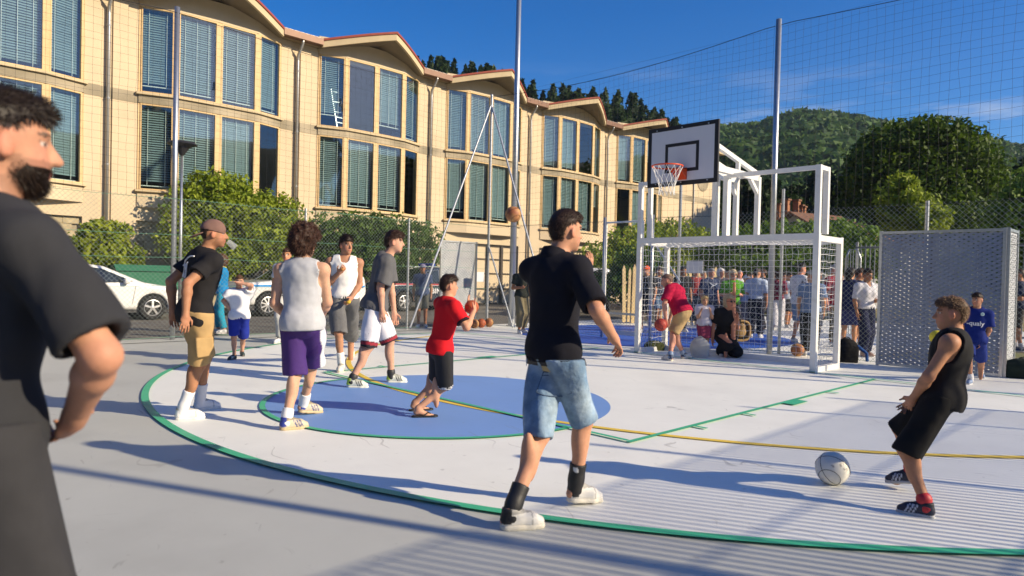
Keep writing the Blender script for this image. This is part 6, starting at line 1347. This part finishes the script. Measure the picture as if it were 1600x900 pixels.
def plant(nm, label, cat, base, blobs, n, size, cols, seed, trunk=None, group=None, shell=.5):
    o = empty(nm, tuple(base), label, cat, group); V, F, c = leafcloud(blobs, n, size, cols, seed, shell); mobj('crown' if cat == 'tree' else 'foliage', V, F, M_LEAF, o, col=c)
    mb = MB(); r = np.random.default_rng(seed); base = np.array(base, float)
    tr = trunk or .05; top = np.mean([b[0] for b in blobs], 0); mid = base+(top-base)*.5+r.normal(0, .05, 3)*np.linalg.norm(top-base)
    mb.tube([base-np.array([0, 0, .1]), mid, top], [tr, tr*.75, tr*.4], 8)
    for c_, rr in blobs[:14]: q = base+(top-base)*r.uniform(.35, .8); mb.tube([q, (q+np.array(c_))/2+np.array([0, 0, .1*rr[2]]), np.array(c_)+np.array([0, 0, .2*rr[2]])], [tr*.5, tr*.32, tr*.12], 6)
    mb.build('trunk' if cat == 'tree' else 'stem', M_BARK, o); return o
def pxblobs(lst, X=None, d=None, rnd=0):
    out = []
    for x, y, rx, ry in lst:
        c = onX(x, y, X) if X is not None else P(x, y, d); dd = depth(c); k = dd/F_PX; out.append((c, np.array([rx*k*(.75 if X is not None else 1.05), rx*k*1.2, ry*k*.92])))
    return out
GL = ((.09, .16, .015), (.36, .43, .04)); GD_ = ((.035, .085, .018), (.14, .23, .035)); GM = ((.05, .12, .018), (.20, .31, .04))
B = pxblobs([(330, 325, 50, 45), (300, 370, 40, 40), (385, 330, 50, 40), (345, 292, 40, 26), (440, 340, 34, 36), (420, 380, 45, 40), (350, 400, 50, 34)], X=-17.75)
plant('shrub', 'tall airy green shrub in front of the building behind the capped man', 'shrub', (-17.75, B[2][0][1], 0), B, 15000, .085, GL, 1, .07)
B = pxblobs([(150, 385, 30, 30), (185, 405, 28, 30), (165, 360, 28, 16), (140, 420, 24, 28)], X=-17.75)
plant('shrub', 'low yellow green shrub above the white hatchback', 'shrub', (-17.75, B[1][0][1], 0), B, 8000, .08, ((.10, .17, .015), (.40, .45, .04)), 2, .05)
B = pxblobs([(530, 365, 40, 34), (585, 360, 50, 30), (640, 365, 45, 22), (560, 400, 60, 36), (625, 405, 50, 34), (672, 395, 24, 26), (520, 410, 30, 30)], X=-17.75)
plant('shrub', 'dark green shrub in front of the building behind the white vest player', 'shrub', (-17.75, B[3][0][1], 0), B, 14000, .085, GD_, 3, .06)
B = pxblobs([(975, 395, 34, 40), (1015, 380, 36, 34), (1060, 375, 44, 30), (1095, 385, 36, 28), (1050, 420, 50, 36), (985, 430, 40, 30), (930, 405, 26, 26)], X=-13.5)
plant('shrub', 'green bushes beyond the gate left of the goal', 'shrub', (-13.5, B[3][0][1], 0), B, 14000, .11, GL, 4, .07)
B = pxblobs([(1000, 420, 34, 36), (960, 445, 34, 24), (1040, 440, 40, 26)], d=23.5); plant('shrub', 'dark ivy bush behind the picket fence', 'shrub', tuple(B[0][0]*np.array([1, 1, 0])), B, 9000, .07, GD_, 14, .06)
B = pxblobs([(1150, 385, 36, 26), (1195, 375, 40, 26), (1240, 372, 44, 24), (1290, 372, 40, 30), (1330, 380, 40, 34), (1180, 410, 60, 26), (1270, 405, 70, 26), (1350, 410, 44, 26), (1120, 400, 30, 26)], d=31)
plant('hedge', 'bright green hedge behind the crowd in the goal', 'hedge', tuple(B[2][0]*np.array([1, 1, 0])), B, 20000, .12, GM, 5, .10)
B = pxblobs([(1405, 255, 62, 52), (1470, 250, 66, 50), (1440, 215, 60, 26), (1390, 300, 60, 50), (1500, 290, 56, 56), (1450, 300, 70, 50), (1530, 300, 30, 44), (1430, 340, 90, 40), (1380, 340, 50, 40), (1350, 290, 22, 40), (1510, 340, 46, 36)], d=44)
plant('broadleaf_tree', 'big round broadleaf tree behind the mesh screen', 'tree', tuple(B[5][0]*np.array([1, 1, 0])), B, 60000, .165, ((.020, .058, .007), (.12, .19, .015)), 6, .35, shell=.7)
B = pxblobs([(1415, 320, 36, 30), (1430, 345, 40, 26), (1410, 290, 18, 20), (1450, 340, 30, 24)], d=33); plant('young_tree', 'lighter green young tree just above the mesh screen', 'tree', tuple(B[1][0]*np.array([1, 1, 0])), B, 9000, .12, GL, 7, .10)
B = pxblobs([(1590, 350, 40, 60), (1620, 320, 40, 60), (1580, 400, 30, 40), (1640, 380, 50, 60)], d=26); plant('shrub', 'green bush at the right edge behind the mesh screen', 'shrub', tuple(B[0][0]*np.array([1, 1, 0])), B, 12000, .10, GM, 8, .10)
for i, (x, yt, d_, w_) in enumerate(((1150, 262, 62, 40), (1195, 285, 60, 40), (1240, 300, 60, 44), (1300, 262, 66, 50), (1345, 240, 64, 40), (1585, 262, 52, 44), (1640, 250, 56, 60), (1130, 320, 58, 30), (1275, 320, 58, 30))):
    c0 = P(x, 400, d_); tp_ = P(x, yt, d_)[2]; k = d_/F_PX; B = [(np.array([c0[0], c0[1], tp_*(.35+.16*j)])+np.array([rng.normal(0, 1), rng.normal(0, 1), 0])*w_*k*.25, np.array([w_*k*(.95-.14*j)]*2+[tp_*.20])) for j in range(4)]
    plant('woodland_tree', ('dark leafy woodland tree behind the goal frame, %s' % ('leftmost', 'second from the left', 'third from the left', 'fourth from the left', 'beside the big round tree')[i]) if i < 5 else ('dark tree right of the big round tree', 'dark tree at the far right edge', 'low dark tree left of the far house', 'low dark tree behind the chimneys')[i-5], 'tree', (c0[0], c0[1], 0), B, 6500, .30, ((.010, .028, .010), (.040, .075, .018)), 20+i, .22, 'dark woodland trees')  # shadow side of the wood is put into these dark leaf colours
# ---- hills
M_FOREST = mat('forest_floor', (.035, .055, .02), .95, var=.4, vscale=.08)
def hill(nm, ridge, d0, base, seed, back=1.5):
    """terrain rising from the valley floor to a skyline; ridge: [(x px, y px)]"""
    xs = np.array([p[0] for p in ridge], float); ys = np.array([p[1] for p in ridge], float); X = np.linspace(xs[0], xs[-1], 110); Y = np.interp(X, xs, ys); r = np.random.default_rng(seed)
    T = np.linspace(0, 1.35, 30); n1 = wob(seed, 6/d0, n=7); Pn = []
    for x, y in zip(X, Y):
        top = P(x, y, d0); dirh = nrm([top[0]-CAMX, top[1]-CAMY, 0]); dist = np.linalg.norm(top[:2]-CAMO[:2])
        col = []
        for t in T:
            dd = dist*(base+(1-base)*t); z = top[2]*(1-(1-min(t, 1))**1.5) if t <= 1 else top[2]*(1-(t-1)*.9); q = CAMO*np.array([1, 1, 0])+dirh*dd; col.append((q[0], q[1], max(-1, z)))
        Pn.append(col)
    Pn = np.array(Pn); m, n = Pn.shape[:2]; Pn[:, :, 2] += (n1(Pn.reshape(-1, 3)*np.array([1, 1, 0])).reshape(m, n))*d0*.012*np.clip(T*2, 0, 1)*(T < .97)
    i = (np.arange(m-1)[:, None]*n+np.arange(n-1)[None]).ravel(); F = np.stack([i, i+1, i+n+1, i+n], 1)[:, ::-1]
    o = mobj(nm, Pn.reshape(-1, 3), F, M_FOREST, None, smooth=True, kind='structure'); return Pn, T
def sample(Pn, n, seed, tmax=29):
    r = np.random.default_rng(seed); m, k = Pn.shape[:2]; u = r.uniform(0, m-1.001, n); v = r.uniform(2, min(k-1.001, tmax), n); i, j = u.astype(int), v.astype(int); fu, fv = (u-i)[:, None], (v-j)[:, None]
    return Pn[i, j]*(1-fu)*(1-fv)+Pn[i+1, j]*fu*(1-fv)+Pn[i, j+1]*(1-fu)*fv+Pn[i+1, j+1]*fu*fv
def clump_forest(nm, label, pts, rad, per, cols, seed, conifer=False, leaf=.35):
    """every crown is a ball (or cone) of leaf-clump faces"""
    r = np.random.default_rng(seed); n = len(pts); R = rad*r.uniform(.6, 1.35, n); d = r.normal(size=(n, per, 3)); d /= np.linalg.norm(d, axis=2)[:, :, None]
    if conifer:
        hgt = r.uniform(0, 1, (n, per))**.8; a = r.uniform(0, 6.283, (n, per)); rr = (1-hgt**1.6)*.50+.03; p = np.stack([np.cos(a)*rr, np.sin(a)*rr, hgt*2.6], 2)*R[:, None, None]+pts[:, None]; nn = np.stack([np.cos(a), np.sin(a), np.full_like(a, .5)], 2)
    else:
        d[:, :, 2] = np.abs(d[:, :, 2])*1.1-.25; p = pts[:, None]+d*R[:, None, None]*np.array([1, 1, .95])*r.uniform(.75, 1.05, (n, per, 1))+np.array([0, 0, 1])*R[:, None, None]*.7; nn = d
    p = p.reshape(-1, 3); nn = nn.reshape(-1, 3)+r.normal(0, .45, p.shape); nn /= np.linalg.norm(nn, axis=1)[:, None]
    t = np.cross(nn, r.normal(size=p.shape)); t /= np.linalg.norm(t, axis=1)[:, None]; b = np.cross(nn, t); s = np.repeat(R, per)[:, None]*leaf*r.uniform(.6, 1.3, (len(p), 1))
    V = np.stack([p-t*s-b*s*.5, p+b*s*1.1, p+t*s-b*s*.5], 1).reshape(-1, 3); c0, c1 = np.array(cols[0]), np.array(cols[1]); tt = np.clip(np.repeat(r.normal(.45, .28, n), per)+r.normal(0, .14, n*per), 0, 1)[:, None]
    mobj(nm, V, np.arange(len(V)).reshape(-1, 3), M_LEAF, None, col=np.repeat(c0+(c1-c0)*tt, 3, 0), label=label, cat='forest', kind='stuff')
PA, T = hill('hill', [(350, 212), (520, 182), (600, 160), (655, 148), (700, 152), (760, 160), (800, 178), (860, 192), (915, 198), (985, 198), (1030, 222), (1070, 248), (1120, 282), (1200, 332), (1300, 402)], 150, .45, 1)
pts = sample(PA, 1500, 5); clump_forest('forest', 'dark conifer forest on the near hill behind the roof', pts-np.array([0, 0, .5]), 2.3, 140, ((.012, .032, .010), (.055, .095, .024)), 6, True, .16)
PB, T = hill('hill', [(780, 344), (1000, 284), (1080, 252), (1120, 238), (1180, 232), (1240, 214), (1285, 210), (1340, 220), (1420, 234), (1500, 239), (1600, 262), (1750, 249), (1900, 239), (2150, 254)], 430, .30, 2)
pts = sample(PB, 6500, 7); clump_forest('forest', 'green leafy forest covering the far hill', pts, 4.4, 46, ((.025, .068, .018), (.11, .19, .04)), 8, False, .26)
# hills on the sunny side of the valley, behind the camera; the windows mirror them
def ring_hill(a0, a1, dist, elev, seed):
    A = np.radians(np.linspace(a0, a1, 60)); n1 = wob(seed, 3.0); Pn = []
    for a in A:
        e = math.tan(math.radians(elev*(1+.35*float(n1(np.array([[a*1.5, 0, 0]]))[0])))); dv = np.array([math.cos(a), math.sin(a), 0])
        Pn.append([(CAMX+dv[0]*dist*q, CAMY+dv[1]*dist*q, max(-.5, dist*e*(1-(1-min(1, t))**1.5)*(1 if t <= 1 else 1.35-t*.35))) for t, q in zip(np.linspace(0, 1.3, 14), np.linspace(.5, 1.15, 14))])
    Pn = np.array(Pn); m, n = Pn.shape[:2]; i = (np.arange(m-1)[:, None]*n+np.arange(n-1)[None]).ravel(); F = np.stack([i, i+1, i+n+1, i+n], 1)
    mobj('hill', Pn.reshape(-1, 3), F, M_FOREST, None, smooth=True, kind='structure'); return Pn
PC = ring_hill(-170, -5, 240, 13, 4); PC2 = ring_hill(-4, 70, 280, 11, 5)
pts = sample(PC, 1500, 9, 13); clump_forest('forest', 'forest on the hills across the valley behind the viewer', pts, 6, 24, ((.015, .04, .012), (.06, .10, .025)), 10, False, .5)
# ---- house below the far trees
hd_ = 40; hc = P(1262, 372, hd_); M_HWALL = mat('grey_house_render', (.36, .36, .37), .9, var=.1, vscale=2); M_HROOF = mat('brown_tiles', (.20, .10, .06), .85, var=.35, vscale=5, bump=.7, bscale=14)
hs_ = empty('house', (hc[0], hc[1], 0), 'low house with brown tiled roof and brick chimneys behind the hedge', 'house')
ax = view_dir(62); sx = np.cross(ax, [0, 0, 1.]); zz = np.array([0, 0, 1.]); apex = P(1240, 334, hd_)[2]; eav = apex-1.15; c0 = np.array([*P(1240, 340, hd_)[:2], 0.])
def hp_(a, s, h_): return c0+ax*a+sx*s+zz*h_
MB().prism([hp_(0, -2.2, 0), hp_(0, 2.2, 0), hp_(0, 2.2, eav), hp_(0, 0, apex-.1), hp_(0, -2.2, eav)], ax*9).build('wall', M_HWALL, hs_)
for s in (-1, 1): MB().prism([hp_(-.4, 0, apex), hp_(-.4, s*2.8, eav-.32), hp_(-.4, s*2.8, eav-.20), hp_(-.4, 0, apex+.12)], ax*9.8).build('roof', M_HROOF, hs_)
M_CHIM = mat('brick_chimney', (.34, .15, .08), .9, var=.25, vscale=9, bump=.4, bscale=20)
for x, y, w_ in ((1216, 318, .36), (1228, 311, .42), (1245, 312, .34), (1252, 320, .26), (1256, 322, .22)):
    q = P(x, y, hd_+1.0); ch = MB().box(q-np.array([w_/2, w_/2, 1.6]), q+np.array([w_/2, w_/2, -.10])).build('chimney', M_CHIM, hs_); MB().box(q+np.array([-w_/2-.05, -w_/2-.05, -.098]), q+np.array([w_/2+.05, w_/2+.05, 0])).build('chimney_cap', M_HROOF, ch)
fc = P(1256, 296, 190); fh = empty('house', tuple(fc-np.array([0, 0, 2.5])), 'tiny orange house on the wooded slope above the hedge', 'house'); M_FW = mat('ochre_wall', (.55, .32, .12), .9)
wl = MB().box(fc-np.array([2.4, 2.4, 2.5]), fc+np.array([2.4, 2.4, .8])).build('wall', M_FW, fh); MB().lathe([(4.3, 0), (3.0, .9), (.3, 1.9)], fc+np.array([0, 0, .8]), 4).build('roof', M_HROOF, fh)
for s in (-1, 1): MB().box(fc+np.array([2.4, s*1.2-.4, -.9]), fc+np.array([2.43, s*1.2+.4, .2])).build('window', M_DARK, fh)

# ---- air: faint haze over the valley
hz = MB().box((-520, -420, -3), (420, 620, 190)).build('haze', None, kind='stuff'); mh = bpy.data.materials.new('valley_haze'); mh.use_nodes = True; N = mh.node_tree.nodes; N.remove(N['Principled BSDF'])
pv = N.new('ShaderNodeVolumePrincipled'); pv.inputs['Color'].default_value = (.62, .76, .95, 1); pv.inputs['Density'].default_value = .00020; pv.inputs['Anisotropy'].default_value = .2
mh.node_tree.links.new(pv.outputs[0], N['Material Output'].inputs['Volume']); hz.data.materials.append(mh)
